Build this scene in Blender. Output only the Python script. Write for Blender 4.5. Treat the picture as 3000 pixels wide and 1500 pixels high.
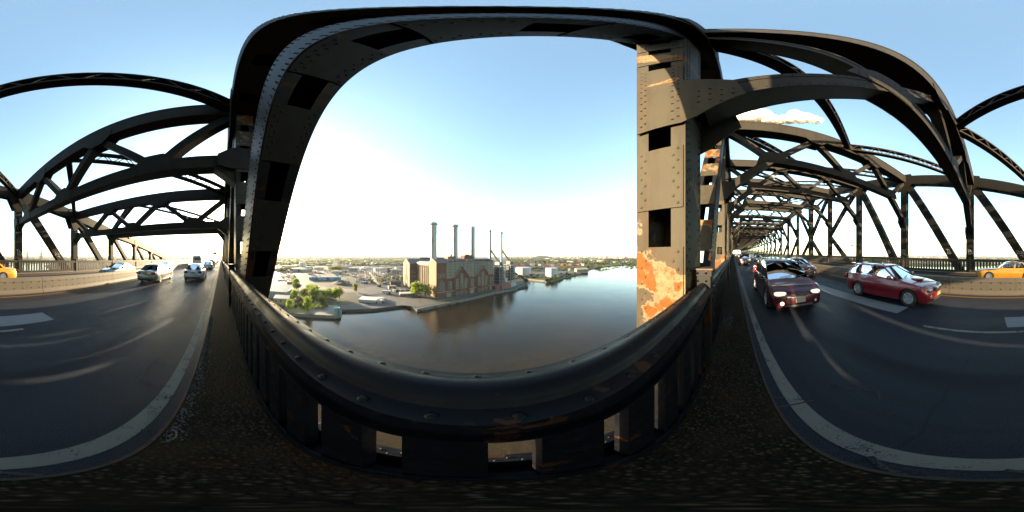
import bpy, bmesh, math, random
from mathutils import Vector, Matrix
R = math.radians
sin, cos, tan, pi, sqrt = math.sin, math.cos, math.tan, math.pi, math.sqrt
random.seed(11)
for _o in list(bpy.data.objects): bpy.data.objects.remove(_o)
sc = bpy.context.scene
col = sc.collection

# ------------------------------------------------------------------ camera
# 360 degree panorama; +X / -X run along the bridge deck, +Y looks over the near railing to the river
cd = bpy.data.cameras.new('camera')
cd.type = 'PANO'
try: cd.panorama_type = 'EQUIRECTANGULAR'
except Exception: pass
try: cd.cycles.panorama_type = 'EQUIRECTANGULAR'
except Exception: pass
cd.clip_start = 0.02; cd.clip_end = 60000
cam = bpy.data.objects.new('camera', cd); col.objects.link(cam)
cam.location = (0, 0, 0); cam.rotation_euler = (R(90), 0, R(-12.24))
sc.camera = cam

# ------------------------------------------------------------------ light
SUN_AZ = 11.75        # degrees from -X towards +Y
SUN_EL = 10.25
sdir = Vector((-cos(R(SUN_AZ))*cos(R(SUN_EL)), sin(R(SUN_AZ))*cos(R(SUN_EL)), sin(R(SUN_EL))))
ld = bpy.data.lights.new('sun', 'SUN'); ld.energy = 5.0; ld.angle = R(0.5); ld.color = (1.0, 0.77, 0.48)
sun = bpy.data.objects.new('sun', ld); col.objects.link(sun)
sun.rotation_euler = sdir.to_track_quat('Z', 'Y').to_euler()
w = bpy.data.worlds.new('World'); sc.world = w; w.use_nodes = True
wn = w.node_tree.nodes; wl = w.node_tree.links; wn.clear()
sky = wn.new('ShaderNodeTexSky'); sky.sky_type = 'NISHITA'; sky.sun_disc = False
sky.sun_elevation = R(SUN_EL); sky.sun_rotation = math.atan2(sdir.x, sdir.y)
sky.altitude = 50; sky.air_density = 1.0; sky.dust_density = 0.9; sky.ozone_density = 1.8
bg = wn.new('ShaderNodeBackground'); bg.inputs['Strength'].default_value = 0.12
wo = wn.new('ShaderNodeOutputWorld')
wb = wn.new('ShaderNodeMix'); wb.data_type = 'RGBA'; wb.blend_type = 'MULTIPLY'; wb.inputs[0].default_value = 1.0; wb.inputs[7].default_value = (1.09, 1.04, 0.87, 1)   # white balance of the sky
wl.new(sky.outputs[0], wb.inputs[6]); wl.new(wb.outputs[2], bg.inputs[0]); wl.new(bg.outputs[0], wo.inputs[0])
vs = sc.view_settings; vs.view_transform = 'Standard'; vs.look = 'None'; vs.exposure = 2.84; vs.gamma = 1.0
try: vs.use_curve_mapping = False
except Exception: pass
try:
    sc.cycles.max_bounces = 6; sc.cycles.diffuse_bounces = 3; sc.cycles.glossy_bounces = 3
    sc.cycles.transparent_max_bounces = 12; sc.cycles.caustics_reflective = False; sc.cycles.caustics_refractive = False
    sc.cycles.use_denoising = True
except Exception: pass

# ------------------------------------------------------------------ helpers
def pdir(px, py):
    th = R((px-1398)*.12); ph = R((750-py)*.12)
    return Vector((sin(th)*cos(ph), cos(th)*cos(ph), sin(ph)))
def gp(px, py, z):                       # pixel -> point on the level z
    d = pdir(px, py); t = z/d.z
    return (d.x*t, d.y*t)
def gr(px, r):                           # pixel column + plan distance
    th = R((px-1398)*.12); return (r*sin(th), r*cos(th))
G = 0.018                                # bridge grade, rising towards +X
def rz(x): return -1.9 + G*x             # road level
P = 7.62; X0 = 1.96                      # truss panel length and the first panel point
def PX(k): return X0 + P*k

LOC = {}
def tag(o, label=None, cat=None, group=None, kind=None):
    if label: o['label'] = label
    if cat: o['category'] = cat
    if group: o['group'] = group
    if kind: o['kind'] = kind
    return o
def thing(name, loc, label, cat, group=None, rz_=0, ry=0):
    o = bpy.data.objects.new(name, None); col.objects.link(o)
    o.location = loc; o.rotation_euler = (0, ry, rz_)
    o.empty_display_size = .2
    LOC[o] = Vector((0,0,0)) if (rz_ or ry) else Vector(loc)
    return tag(o, label, cat, group)

class MB:
    def __init__(s): s.v = []; s.f = []
    def quadbox(s, c8):
        b = len(s.v); s.v += [tuple(c) for c in c8]
        s.f += [(b,b+3,b+2,b+1),(b+4,b+5,b+6,b+7),(b,b+1,b+5,b+4),(b+1,b+2,b+6,b+5),(b+2,b+3,b+7,b+6),(b+3,b,b+4,b+7)]
        return s
    def box(s, x0, x1, y0, y1, z0, z1, g=0.0):
        # g: shear with the bridge grade
        return s.quadbox([(x0,y0,z0+g*x0),(x1,y0,z0+g*x1),(x1,y1,z0+g*x1),(x0,y1,z0+g*x0),
                          (x0,y0,z1+g*x0),(x1,y0,z1+g*x1),(x1,y1,z1+g*x1),(x0,y1,z1+g*x0)])
    def obox(s, o, a, b, c, a0, a1, b0, b1, c0, c1):
        # box in an oriented frame (origin o, unit axes a b c)
        pts = []
        for cc in (c0, c1):
            for aa, bb in ((a0,b0),(a1,b0),(a1,b1),(a0,b1)):
                pts.append(o + a*aa + b*bb + c*cc)
        return s.quadbox(pts)
    def beam(s, p, q, wy, d, up=Vector((0,1,0))):
        p = Vector(p); q = Vector(q); a = (q-p); L = a.length; a.normalize()
        b = (up - a*up.dot(a)).normalized(); c = a.cross(b)
        return s.obox(p, a, b, c, 0, L, -wy/2, wy/2, -d/2, d/2)
    def cyl(s, p, q, r, n=10, r2=None, cap=True):
        p = Vector(p); q = Vector(q); a = (q-p).normalized()
        t = Vector((0,0,1)) if abs(a.z) < .9 else Vector((1,0,0))
        u = a.cross(t).normalized(); v = a.cross(u)
        r2 = r if r2 is None else r2; b = len(s.v)
        for i in range(n):
            e = u*cos(2*pi*i/n) + v*sin(2*pi*i/n)
            s.v.append(tuple(p+e*r)); s.v.append(tuple(q+e*r2))
        for i in range(n):
            j = (i+1) % n; s.f.append((b+2*i, b+2*j, b+2*j+1, b+2*i+1))
        if cap:
            s.f.append(tuple(b+2*i for i in range(n))[::-1]); s.f.append(tuple(b+2*i+1 for i in range(n)))
        return s
    def tube(s, pts, r, n=6):
        for p, q in zip(pts, pts[1:]): s.cyl(p, q, r, n)
        return s
    def prism(s, poly, ext):
        # poly: list of 3d points (planar), ext: extrusion vector
        ext = Vector(ext); b = len(s.v); n = len(poly)
        s.v += [tuple(p) for p in poly] + [tuple(Vector(p)+ext) for p in poly]
        s.f.append(tuple(range(b, b+n))[::-1]); s.f.append(tuple(range(b+n, b+2*n)))
        for i in range(n):
            j = (i+1) % n; s.f.append((b+i, b+j, b+n+j, b+n+i))
        return s
    def lathe(s, prof, c, n=24, axis='z'):
        b = len(s.v); m = len(prof)
        for i in range(n):
            a = 2*pi*i/n
            for r, h in prof:
                if axis == 'z': s.v.append((c[0]+r*cos(a), c[1]+r*sin(a), c[2]+h))
                else: s.v.append((c[0]+r*cos(a), c[1]+h, c[2]+r*sin(a)))
        for i in range(n):
            j = (i+1) % n
            for k in range(m-1): s.f.append((b+i*m+k, b+j*m+k, b+j*m+k+1, b+i*m+k+1))
        return s
    def dome(s, p, nrm, r, h=None, n=6):
        # rivet head
        p = Vector(p); a = Vector(nrm).normalized()
        t = Vector((0,0,1)) if abs(a.z) < .9 else Vector((1,0,0))
        u = a.cross(t).normalized(); v = a.cross(u); h = h or r*.7; b = len(s.v)
        for rr, hh in ((r, 0), (r*.78, h*.65)):
            for i in range(n): s.v.append(tuple(p + (u*cos(2*pi*i/n)+v*sin(2*pi*i/n))*rr + a*hh))
        s.v.append(tuple(p+a*h))
        for i in range(n):
            j = (i+1) % n; s.f.append((b+i, b+j, b+n+j, b+n+i)); s.f.append((b+n+i, b+n+j, b+2*n))
        return s
    def grid(s, rows):
        # rows: list of lists of points
        b = len(s.v); m = len(rows[0])
        for r_ in rows: s.v += [tuple(p) for p in r_]
        for i in range(len(rows)-1):
            for j in range(m-1):
                s.f.append((b+i*m+j, b+i*m+j+1, b+(i+1)*m+j+1, b+(i+1)*m+j))
        return s
    def ellipsoid(s, c, r, n=12, m=8, e=1.0, M=None):
        # superellipsoid
        def pw(x): return math.copysign(abs(x)**e, x)
        rows = []
        for i in range(m+1):
            ph = -pi/2 + pi*i/m; row = []
            for j in range(n+1):
                th = 2*pi*j/n
                q = Vector((r[0]*pw(cos(ph))*pw(cos(th)), r[1]*pw(cos(ph))*pw(sin(th)), r[2]*pw(sin(ph))))
                if M: q = M @ q
                row.append(tuple(q + Vector(c)))
            rows.append(row)
        return s.grid(rows)
    def mesh(s, name, off=None, m=None, smooth=0):
        me = bpy.data.meshes.new(name)
        v = s.v
        if off is not None and off.length > 0: v = [(a-off.x, b-off.y, c-off.z) for a, b, c in v]
        me.from_pydata(v, [], s.f); me.update()
        if smooth:
            me.polygons.foreach_set('use_smooth', [True]*len(me.polygons))
            if smooth < 180: me.set_sharp_from_angle(angle=R(smooth))
        if m is not None: me.materials.append(m)
        return me
    def build(s, name, m, parent=None, smooth=0, fix=False):
        off = LOC.get(parent) if parent is not None else None
        me = s.mesh(name, off, m, smooth)
        if fix:
            bm = bmesh.new(); bm.from_mesh(me); bmesh.ops.recalc_face_normals(bm, faces=bm.faces); bm.to_mesh(me); bm.free()
        return put(name, me, parent)
def put(name, me, parent=None, loc=None, rot=None, scale=None):
    # loc in world coordinates for axis-aligned things
    o = bpy.data.objects.new(name, me); col.objects.link(o)
    off = Vector((0,0,0))
    if parent is not None:
        o.parent = parent; off = LOC.get(parent, off)
    if loc is not None: o.location = Vector(loc) - off
    if rot is not None: o.rotation_euler = rot
    if scale is not None: o.scale = scale if hasattr(scale, '__len__') else (scale,)*3
    LOC[o] = off if loc is None else Vector(loc)
    return o
def copy_tree(o, parent=None):
    c = o.copy(); col.objects.link(c)
    if parent is not None: c.parent = parent
    for ch in list(o.children):
        copy_tree(ch, c)
    return c

# ------------------------------------------------------------------ materials
MATS = {}
ALB = 0.42
class N:
    def __init__(s, name):
        s.m = bpy.data.materials.new(name); s.m.use_nodes = True
        s.t = s.m.node_tree; s.b = s.t.nodes['Principled BSDF']; MATS[name] = s.m
        s.geo = None
    def n(s, typ, **kw):
        x = s.t.nodes.new(typ)
        for k, v in kw.items(): setattr(x, k, v)
        return x
    def pos(s, obj=False):
        if obj: return s.n('ShaderNodeTexCoord').outputs['Object']
        if s.geo is None: s.geo = s.n('ShaderNodeNewGeometry')
        return s.geo.outputs['Position']
    def l(s, a, b): s.t.links.new(a, b)
    def noise(s, scale, detail=4, rough=.55, dist=0, vec=None, obj=False, stretch=None):
        x = s.n('ShaderNodeTexNoise'); x.inputs['Scale'].default_value = scale
        x.inputs['Detail'].default_value = detail; x.inputs['Roughness'].default_value = rough
        x.inputs['Distortion'].default_value = dist
        v = vec or s.pos(obj)
        if stretch:
            mp = s.n('ShaderNodeVectorMath', operation='MULTIPLY'); mp.inputs[1].default_value = stretch
            s.l(v, mp.inputs[0]); v = mp.outputs[0]
        s.l(v, x.inputs['Vector']); return x.outputs['Fac']
    def voro(s, scale, feature='F1', obj=False, out='Distance'):
        x = s.n('ShaderNodeTexVoronoi'); x.feature = feature; x.inputs['Scale'].default_value = scale
        s.l(s.pos(obj), x.inputs['Vector']); return x.outputs[out]
    def ramp(s, fac, stops):
        x = s.n('ShaderNodeValToRGB'); e = x.color_ramp.elements
        while len(e) < len(stops): e.new(.5)
        for i, (p, c) in enumerate(stops):
            e[i].position = p; e[i].color = (*c, 1) if len(c) == 3 else c
        s.l(fac, x.inputs[0]); return x.outputs[0]
    def step(s, fac, a, b):
        x = s.n('ShaderNodeMapRange'); x.inputs[1].default_value = a; x.inputs[2].default_value = b
        s.l(fac, x.inputs[0]); return x.outputs[0]
    def mix(s, fac, a, b, blend='MIX'):
        x = s.n('ShaderNodeMix', data_type='RGBA', blend_type=blend)
        if isinstance(fac, float): x.inputs[0].default_value = fac
        else: s.l(fac, x.inputs[0])
        for i, c in ((6, a), (7, b)):
            if isinstance(c, tuple): x.inputs[i].default_value = (*c, 1)
            else: s.l(c, x.inputs[i])
        return x.outputs[2]
    def math(s, op, a, b=None):
        x = s.n('ShaderNodeMath', operation=op)
        for i, c in ((0, a), (1, b)):
            if c is None: continue
            if isinstance(c, (int, float)): x.inputs[i].default_value = c
            else: s.l(c, x.inputs[i])
        return x.outputs[0]
    def color(s, c):
        # one albedo scale for the whole scene, set together with the exposure
        if isinstance(c, tuple): s.b.inputs['Base Color'].default_value = (*[v*ALB for v in c], 1)
        else: s.l(s.mix(1.0, c, (ALB, ALB, ALB), 'MULTIPLY'), s.b.inputs['Base Color'])
    def set(s, rough=None, metal=None, spec=None, coat=None):
        for k, v in (('Roughness', rough), ('Metallic', metal), ('Specular IOR Level', spec), ('Coat Weight', coat)):
            if v is None: continue
            if isinstance(v, (int, float)): s.b.inputs[k].default_value = v
            else: s.l(v, s.b.inputs[k])
    def bump(s, h, strength=.3, dist=.01):
        x = s.n('ShaderNodeBump'); x.inputs['Strength'].default_value = strength; x.inputs['Distance'].default_value = dist
        s.l(h, x.inputs['Height']); s.l(x.outputs[0], s.b.inputs['Normal'])

def simple(name, c1, c2=None, scale=3., rough=.6, metal=0., bump=0., bscale=None, bdist=.01, spec=.5, obj=False, coat=None, stretch=None, lo=.35, hi=.65):
    if name in MATS: return MATS[name]
    q = N(name)
    if c2 is None: c2 = tuple(c*.8 for c in c1)
    f = q.noise(scale, 5, .6, obj=obj, stretch=stretch)
    q.color(q.ramp(f, [(lo, c1), (hi, c2)])); q.set(rough, metal, spec, coat)
    if bump: q.bump(q.noise(bscale or scale*8, 3, obj=obj), bump, bdist)
    return q.m

def steel_mat(name, c1, c2, rust_lo=.66, rust_scale=1.3, rough=.6, spec=.07, primer=False, rc=(.30,.105,.025), fine=30):
    q = N(name)
    base = q.mix(q.step(q.noise(.7, 5, .6), .3, .7), c1, c2)
    streak = q.noise(2.2, 4, .6, stretch=(3., 3., .35))
    base = q.mix(q.math('MULTIPLY', q.step(streak, .45, .7), .6), base, tuple(x*.5 for x in c1))
    base = q.mix(q.math('MULTIPLY', q.step(q.noise(9, 4, .7), .55, .8), .25), base, tuple(min(1, x*1.35) for x in c1))
    rn = q.noise(rust_scale, 6, .62, .25)
    if primer:
        sx_ = q.n('ShaderNodeSeparateXYZ'); q.l(q.pos(), sx_.inputs[0])
        low = q.n('ShaderNodeMapRange'); low.inputs[1].default_value = .35; low.inputs[2].default_value = -.25; low.inputs[3].default_value = 0; low.inputs[4].default_value = .10; q.l(sx_.outputs[2], low.inputs[0])
        rn = q.math('ADD', rn, low.outputs[0])
        run = q.noise(3.0, 4, .65, .1, stretch=(2.5, 2.5, .22))
        base = q.mix(q.math('MULTIPLY', q.step(run, .55, .75), .25), base, tuple(x*.5 for x in rc))
    rm = q.step(rn, rust_lo, rust_lo+.012)
    rcol = q.mix(q.step(q.noise(14, 4, .7), .3, .7), rc, tuple(x*.55 for x in rc))
    if primer:
        pm = q.step(q.noise(1.7, 6, .65, .3), .50, .525)
        pc = q.mix(q.step(q.noise(22, 4, .7), .35, .65), (.26,.205,.115), (.17,.115,.06))
        rcol = q.mix(pm, rcol, pc)
        halo = q.step(rn, rust_lo-.09, rust_lo); base = q.mix(q.math('MULTIPLY', halo, .22), base, tuple(x*.6 for x in rc))
        edge = q.step(rn, rust_lo-.014, rust_lo-.006)
        base = q.mix(edge, base, (.2,.17,.11))
    base = q.mix(rm, base, rcol)
    if rough == 'vary': rough = q.ramp(q.noise(6, 5, .7), [(.3, (.28,)*3), (.7, (.62,)*3)]); base = q.mix(q.math('MULTIPLY', q.step(q.noise(26, 4, .75), .60, .72), .55), base, (.05,.05,.052))
    q.color(base); q.set(rough, 0., spec)
    h = q.math('ADD', q.math('MULTIPLY', q.noise(fine, 4, .6), .5), q.math('MULTIPLY', rm, -1.0))
    q.bump(h, .35, .006)
    return q.m
M_steel = steel_mat('painted_steel', (.037,.032,.025), (.027,.024,.020), .70, .9)
M_steel_rusty = steel_mat('peeling_steel', (.080,.071,.051), (.062,.056,.043), .572, .62, primer=True, rc=(.235,.085,.017))
M_steel_side = steel_mat('shaded_flaking_steel', (.019,.020,.022), (.009,.0095,.011), .55, 3.4, .45, rc=(.075,.026,.012))  # flaking rusty paint, base darkened to carry the shade of side faces
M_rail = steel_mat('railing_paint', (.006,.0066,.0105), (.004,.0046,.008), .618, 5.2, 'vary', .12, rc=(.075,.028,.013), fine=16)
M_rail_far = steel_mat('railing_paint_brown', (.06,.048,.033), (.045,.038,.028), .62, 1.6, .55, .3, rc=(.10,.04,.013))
M_black = simple('dark_void', (.006,.006,.007), rough=.9)
q = N('asphalt')
f = q.mix(q.step(q.noise(.35, 5, .6, stretch=(.35, 1.6, 1)), .3, .7), (.019,.027,.045), (.032,.040,.057))
f = q.mix(q.step(q.noise(160, 2, .6), .35, .7), f, (.068,.075,.090))
f = q.mix(q.math('MULTIPLY', q.step(q.noise(1.2, 5, .7, .5, stretch=(.5, 1, 1)), .62, .74), .35), f, (.05,.054,.062))
f = q.mix(q.math('MULTIPLY', q.step(q.noise(.9, 3, .6, 0, stretch=(.05, 1.3, 1)), .55, .7), .45), f, (.008,.0085,.011))
cv = q.n('ShaderNodeTexVoronoi'); cv.feature = 'DISTANCE_TO_EDGE'; cv.inputs['Scale'].default_value = .28
wv = q.n('ShaderNodeMix', data_type='VECTOR'); wv.inputs[0].default_value = .25; nz_ = q.n('ShaderNodeTexNoise'); nz_.inputs['Scale'].default_value = 1.3; q.l(q.pos(), nz_.inputs['Vector']); q.l(q.pos(), wv.inputs[4]); q.l(nz_.outputs['Color'], wv.inputs[5]); q.l(wv.outputs[1], cv.inputs['Vector'])
f = q.mix(q.math('MULTIPLY', q.math('LESS_THAN', cv.outputs['Distance'], .0035), .2), f, (.006,.006,.008))
f = q.mix(q.math('MULTIPLY', q.step(q.noise(7, 4, .6, .4), .70, .76), .6), f, (.005,.005,.006))
q.color(f); q.set(q.ramp(q.noise(.5, 4, .6, stretch=(.3, 1.5, 1)), [(.35, (.42,)*3), (.7, (.64,)*3)]), 0, .07)
q.bump(q.math('ADD', q.noise(140, 2), q.math('MULTIPLY', q.voro(90), .7)), .8, .008); M_asph = q.m
q = N('aggregate_concrete')
vd = q.voro(38, out='Color')
f = q.mix(q.step(q.voro(38), .1, .55), q.ramp(vd, [(.15, (.028,.019,.010)), (.45, (.08,.054,.027)), (.8, (.17,.125,.07))]), (.018,.014,.009))
f = q.mix(q.step(q.noise(2.2, 4), .45, .75), f, (.055,.035,.018))
f = q.mix(q.math('MULTIPLY', q.step(q.noise(1.1, 5, .6, .3), .60, .70), .6), f, (.11,.035,.010))
q.color(f); q.set(.75, 0, .06); q.bump(q.math('ADD', q.math('MULTIPLY', q.voro(38), -1.0), q.noise(60)), .8, .012); M_walk = q.m
q = N('barrier_concrete')
f = q.mix(q.step(q.noise(1.1, 5, .6), .35, .7), (.20,.165,.12), (.165,.137,.10))
f = q.mix(q.math('MULTIPLY', q.step(q.noise(1.6, 4, .6, stretch=(4, 4, .25)), .58, .75), .4), f, (.09,.075,.055))
f = q.mix(q.math('MULTIPLY', q.step(q.noise(3.5, 5, .7, .2, stretch=(.12, 1, 5)), .64, .72), .5), f, (.06,.05,.042))
q.color(f); q.set(.7, 0, .3); q.bump(q.noise(40, 4), .25, .004); M_barrier = q.m
def paint_mat(name, c, wear):
    q = N(name)
    wn_ = q.math('ADD', q.math('MULTIPLY', q.noise(60, 3, .7), .5), q.math('MULTIPLY', q.noise(4, 4, .7), .5))
    q.color(q.mix(q.step(wn_, wear, wear+.08), c, (.02,.021,.024))); q.set(.6, 0, .12); q.bump(q.noise(140, 2), .4, .005)
    return q.m
M_white_line = paint_mat('worn_white_paint', (.30,.29,.25), .53)
M_white_dash = paint_mat('fresh_white_paint', (.30,.33,.36), .66)
M_yellow_line = paint_mat('yellow_paint', (.36,.17,.02), .60)
M_concrete = simple('pale_concrete', (.33,.30,.25), (.24,.215,.18), 1.5, .8, bump=.2)
M_chrome = simple('chrome', (1.5,1.5,1.5), rough=.12, metal=1.)
M_tyre = simple('tyre_rubber', (.016,.016,.017), rough=.75)
M_alloy = simple('alloy', (1.4,1.42,1.45), rough=.32, metal=.7)
M_plastic = simple('dark_plastic', (.02,.02,.022), rough=.45)
M_seat = simple('seat_cloth', (.10,.095,.09), rough=.9)
def emis(name, c, e, base=None):
    q = N(name); q.color(base or c); q.b.inputs['Emission Color'].default_value = (*c, 1); q.b.inputs['Emission Strength'].default_value = e
    q.set(.15, 0, .5); return q.m
M_lamp_on = emis('lit_headlamp', (1., .86, .62), .15, (.7,.7,.68))
M_lamp_fog = emis('lit_fog_lamp', (1., .72, .38), .6, (.7,.65,.5))
M_lamp = simple('clear_lamp', (.62,.64,.65), rough=.08, metal=.5)
M_amber = simple('amber_lamp', (.62,.13,.01), rough=.15, obj=True)
M_red = simple('red_lamp', (.38,.012,.012), rough=.15, obj=True)
q = N('car_glass')
g = q.n('ShaderNodeBsdfGlossy'); g.inputs['Roughness'].default_value = .02; g.inputs['Color'].default_value = (.9,.95,1,1)
t_ = q.n('ShaderNodeBsdfTransparent'); t_.inputs['Color'].default_value = (.42,.48,.47,1)
fr = q.n('ShaderNodeFresnel'); fr.inputs['IOR'].default_value = 1.9
ms = q.n('ShaderNodeMixShader'); q.l(fr.outputs[0], ms.inputs[0]); q.l(t_.outputs[0], ms.inputs[1]); q.l(g.outputs[0], ms.inputs[2])
q.l(ms.outputs[0], q.t.nodes['Material Output'].inputs['Surface']); M_glass = q.m
# ------------------------------------------------------------------ bridge: deck
XA, XB = -420., 390.
def strip(name, x0, x1, y0, y1, z0, z1, m, parent=None, n=None):
    mb = MB(); n = n or max(1, int((x1-x0)/30))
    for i in range(n):
        a = x0+(x1-x0)*i/n; b = x0+(x1-x0)*(i+1)/n
        mb.box(a, b, y0, y1, z0, z1, G)
    return mb.build(name, m, parent)
tag(strip('road', XA, XB, -15.68, -.32, -2.25, -1.9, M_asph, n=1), kind='structure')
# near kerb walk with broken edge, far kerb walk
tag(strip('pavement', XA, XB, -.315, .405, -2.3, -1.70, M_walk, n=1), kind='structure')
tag(strip('pavement', XA, XB, -16.5, -15.685, -2.3, -1.70, M_concrete, n=1), kind='structure')
M_rustband = steel_mat('rusty_kerb_plate', (.075,.042,.022), (.055,.037,.024), .55, 2.2, .6, .3, rc=(.14,.048,.011))
tag(strip('kerb_plate', XA, XB, -15.68, -15.655, -1.99, -1.69, M_rustband, n=1), kind='structure')
tag(strip('kerb_plate', XA, XB, -.345, -.32, -1.99, -1.698, M_rustband, n=1), kind='structure')
def paint(x0, x1, y0, y1, m):
    mb = MB(); n = max(1, int((x1-x0)/.5)) if x1-x0 < 20 else 1
    rr = random.Random(int(x0*10)); pts0 = []; pts1 = []
    for i in range(n+1):
        x = x0+(x1-x0)*i/n; j = .012 if n > 1 else 0
        pts0.append((x, y0+rr.uniform(-j, j), rz(x)+.004)); pts1.append((x, y1+rr.uniform(-j, j), rz(x)+.004))
    mb.grid([pts1, pts0])
    return tag(mb.build('road_marking', m), kind='structure')
paint(XA, XB, -.64, -.49, M_white_line)
paint(XA, XB, -7.30, -7.17, M_yellow_line)
paint(XA, XB, -8.83, -8.70, M_yellow_line)
paint(XA, XB, -15.42, -15.28, M_white_line)
for k in range(-12, 10):
    x = 1.6-12.*k
    if -150 < x < 120:
        paint(x-3.0, x, -3.80, -3.70, M_white_line); paint(x-3.0, x, -12.05, -11.95, M_white_line)
for x0, x1 in ((2.7, 10.6), (-2.45, -.45), (15., 22.), (27.5, 34.5), (40., 47.)):
    paint(x0, x1, -5.0+(.2 if x0 < 0 else 0), -4.25+(.2 if x0 < 0 else 0), M_white_dash)
# surveyor's marks beside the edge line
def stroke(pts, wd, m, name='road_marking'):
    mb = MB()
    for (x0, y0), (x1, y1) in zip(pts, pts[1:]):
        a = Vector((x1-x0, y1-y0, 0)).normalized(); nn = Vector((-a.y, a.x, 0))*wd/2
        q = [Vector((x0, y0, rz(x0)+.008))-nn, Vector((x1, y1, rz(x1)+.008))-nn, Vector((x1, y1, rz(x1)+.008))+nn, Vector((x0, y0, rz(x0)+.008))+nn]
        b = len(mb.v); mb.v += [tuple(v) for v in q]; mb.f.append((b, b+1, b+2, b+3))
    return tag(mb.build(name, m), kind='structure')
M_mark = paint_mat('chalky_paint', (.10,.10,.09), .47)
stroke([(-1.75,-.66),(-1.72,-.98),(-2.35,-1.05),(-2.4,-.70)], .022, M_mark)
stroke([(-.95,-.36),(-.93,-.50)], .03, M_mark)
stroke([(3.0,-.64),(3.05,-.86),(3.45,-.86),(3.45,-.66)], .022, M_mark)
stroke([(5.6,-.64),(5.6,-.92),(6.2,-.92),(6.2,-.66)], .03, M_mark)
stroke([(1.35,-.35),(1.35,-.72)], .025, M_mark); stroke([(1.55,-.35),(1.5,-.50)], .02, M_mark)
stroke([(1.55,-1.0),(1.1,-1.35),(.95,-1.2)], .02, M_mark)
stroke([(.45,-.50),(.28,-.40),(.05,-.37)], .035, M_mark); stroke([(-.05,-.50),(-.2,-.39)], .03, M_mark)

# broken concrete and gravel along the near kerb
mb = MB(); rr = random.Random(4)
for i in range(900):
    x = -rr.uniform(.75, 4.6); y = -.30 + abs(rr.gauss(0, .045))*(1.3-abs(x+1.6)*.22)
    s_ = rr.uniform(.004, .013); mb.ellipsoid((x, y, -1.70+G*x+s_*.25), (s_, s_*rr.uniform(.7,1.2), s_*.7), 5, 3)
for i in range(260):
    x = rr.gauss(3.9, .35); y = rr.uniform(.0, .24); s_ = rr.uniform(.004, .011)
    mb.ellipsoid((x, y, -1.70+G*x+s_*.25), (s_, s_, s_*.7), 5, 3)
for i in range(160):
    x = rr.uniform(1.5, 9); y = rr.choice([-.27, .27])+rr.gauss(0, .03); s_ = rr.uniform(.004, .009)
    mb.ellipsoid((x, y, -1.70+G*x+s_*.25), (s_, s_, s_*.7), 5, 3)
tag(mb.build('gravel', simple('gravel_stone', (.17,.18,.19), (.08,.08,.085), 40, .8), smooth=180), 'loose grey gravel along the broken kerb edge', 'gravel', kind='stuff')
mb = MB(); mb.tube([(-.82+.10*cos(t)*.9, -.285+.05*sin(t), -1.692-.015+G*-.8) for t in [pi*.1*i for i in range(11)]], .009, 8)
tag(mb.build('bent_pipe', M_concrete, smooth=60), 'short bent white pipe lying in the broken kerb gravel', 'pipe')

# ------------------------------------------------------------------ concrete median barrier, segment by segment
hole_disc_mesh = MB().cyl((0,-.006,0), (0,.004,0), .032, 8).mesh('hole_disc', None, M_black)  # flush black discs stand for anchor holes, their shade put in as colour
SEG = 5.9
for i in range(-16, 15):
    x1 = 1.92 + SEG*i; x0 = x1 - SEG + .02
    c = (x0, -7.95, rz(x0))
    t = thing('barrier_segment', c, 'tan concrete median barrier segment between the two carriageways', 'barrier', 'median barrier segments')
    mb = MB()
    prof = [(.315,0),(.315,.06),(.235,.22),(.195,.635),(.185,.64),(.15,.82),(-.15,.82),(-.185,.64),(-.195,.635),(-.235,.22),(-.315,.06),(-.315,0)]
    mb.prism([(x0, -7.95+y, rz(x0)+z) for y, z in prof], (x1-x0, 0, G*(x1-x0)))
    mb.build('wall', M_barrier, t, fix=True)
    mb = MB()
    n = int(SEG/.425)
    mb.box(x0, x1, -7.765, -7.752, -1.9+.63, -1.9+.637, G)
    mb.build('joint_line', M_plastic, t)
    if -6 <= i <= 4:
        for j in range(n):
            for zz, yy in ((.60, .202), (.30, .228)):
                x = x0 + .18 + j*(SEG-.36)/(n-1)
                put('hole_disc', hole_disc_mesh, t, (x, -7.95+yy, rz(x)+zz))

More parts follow.
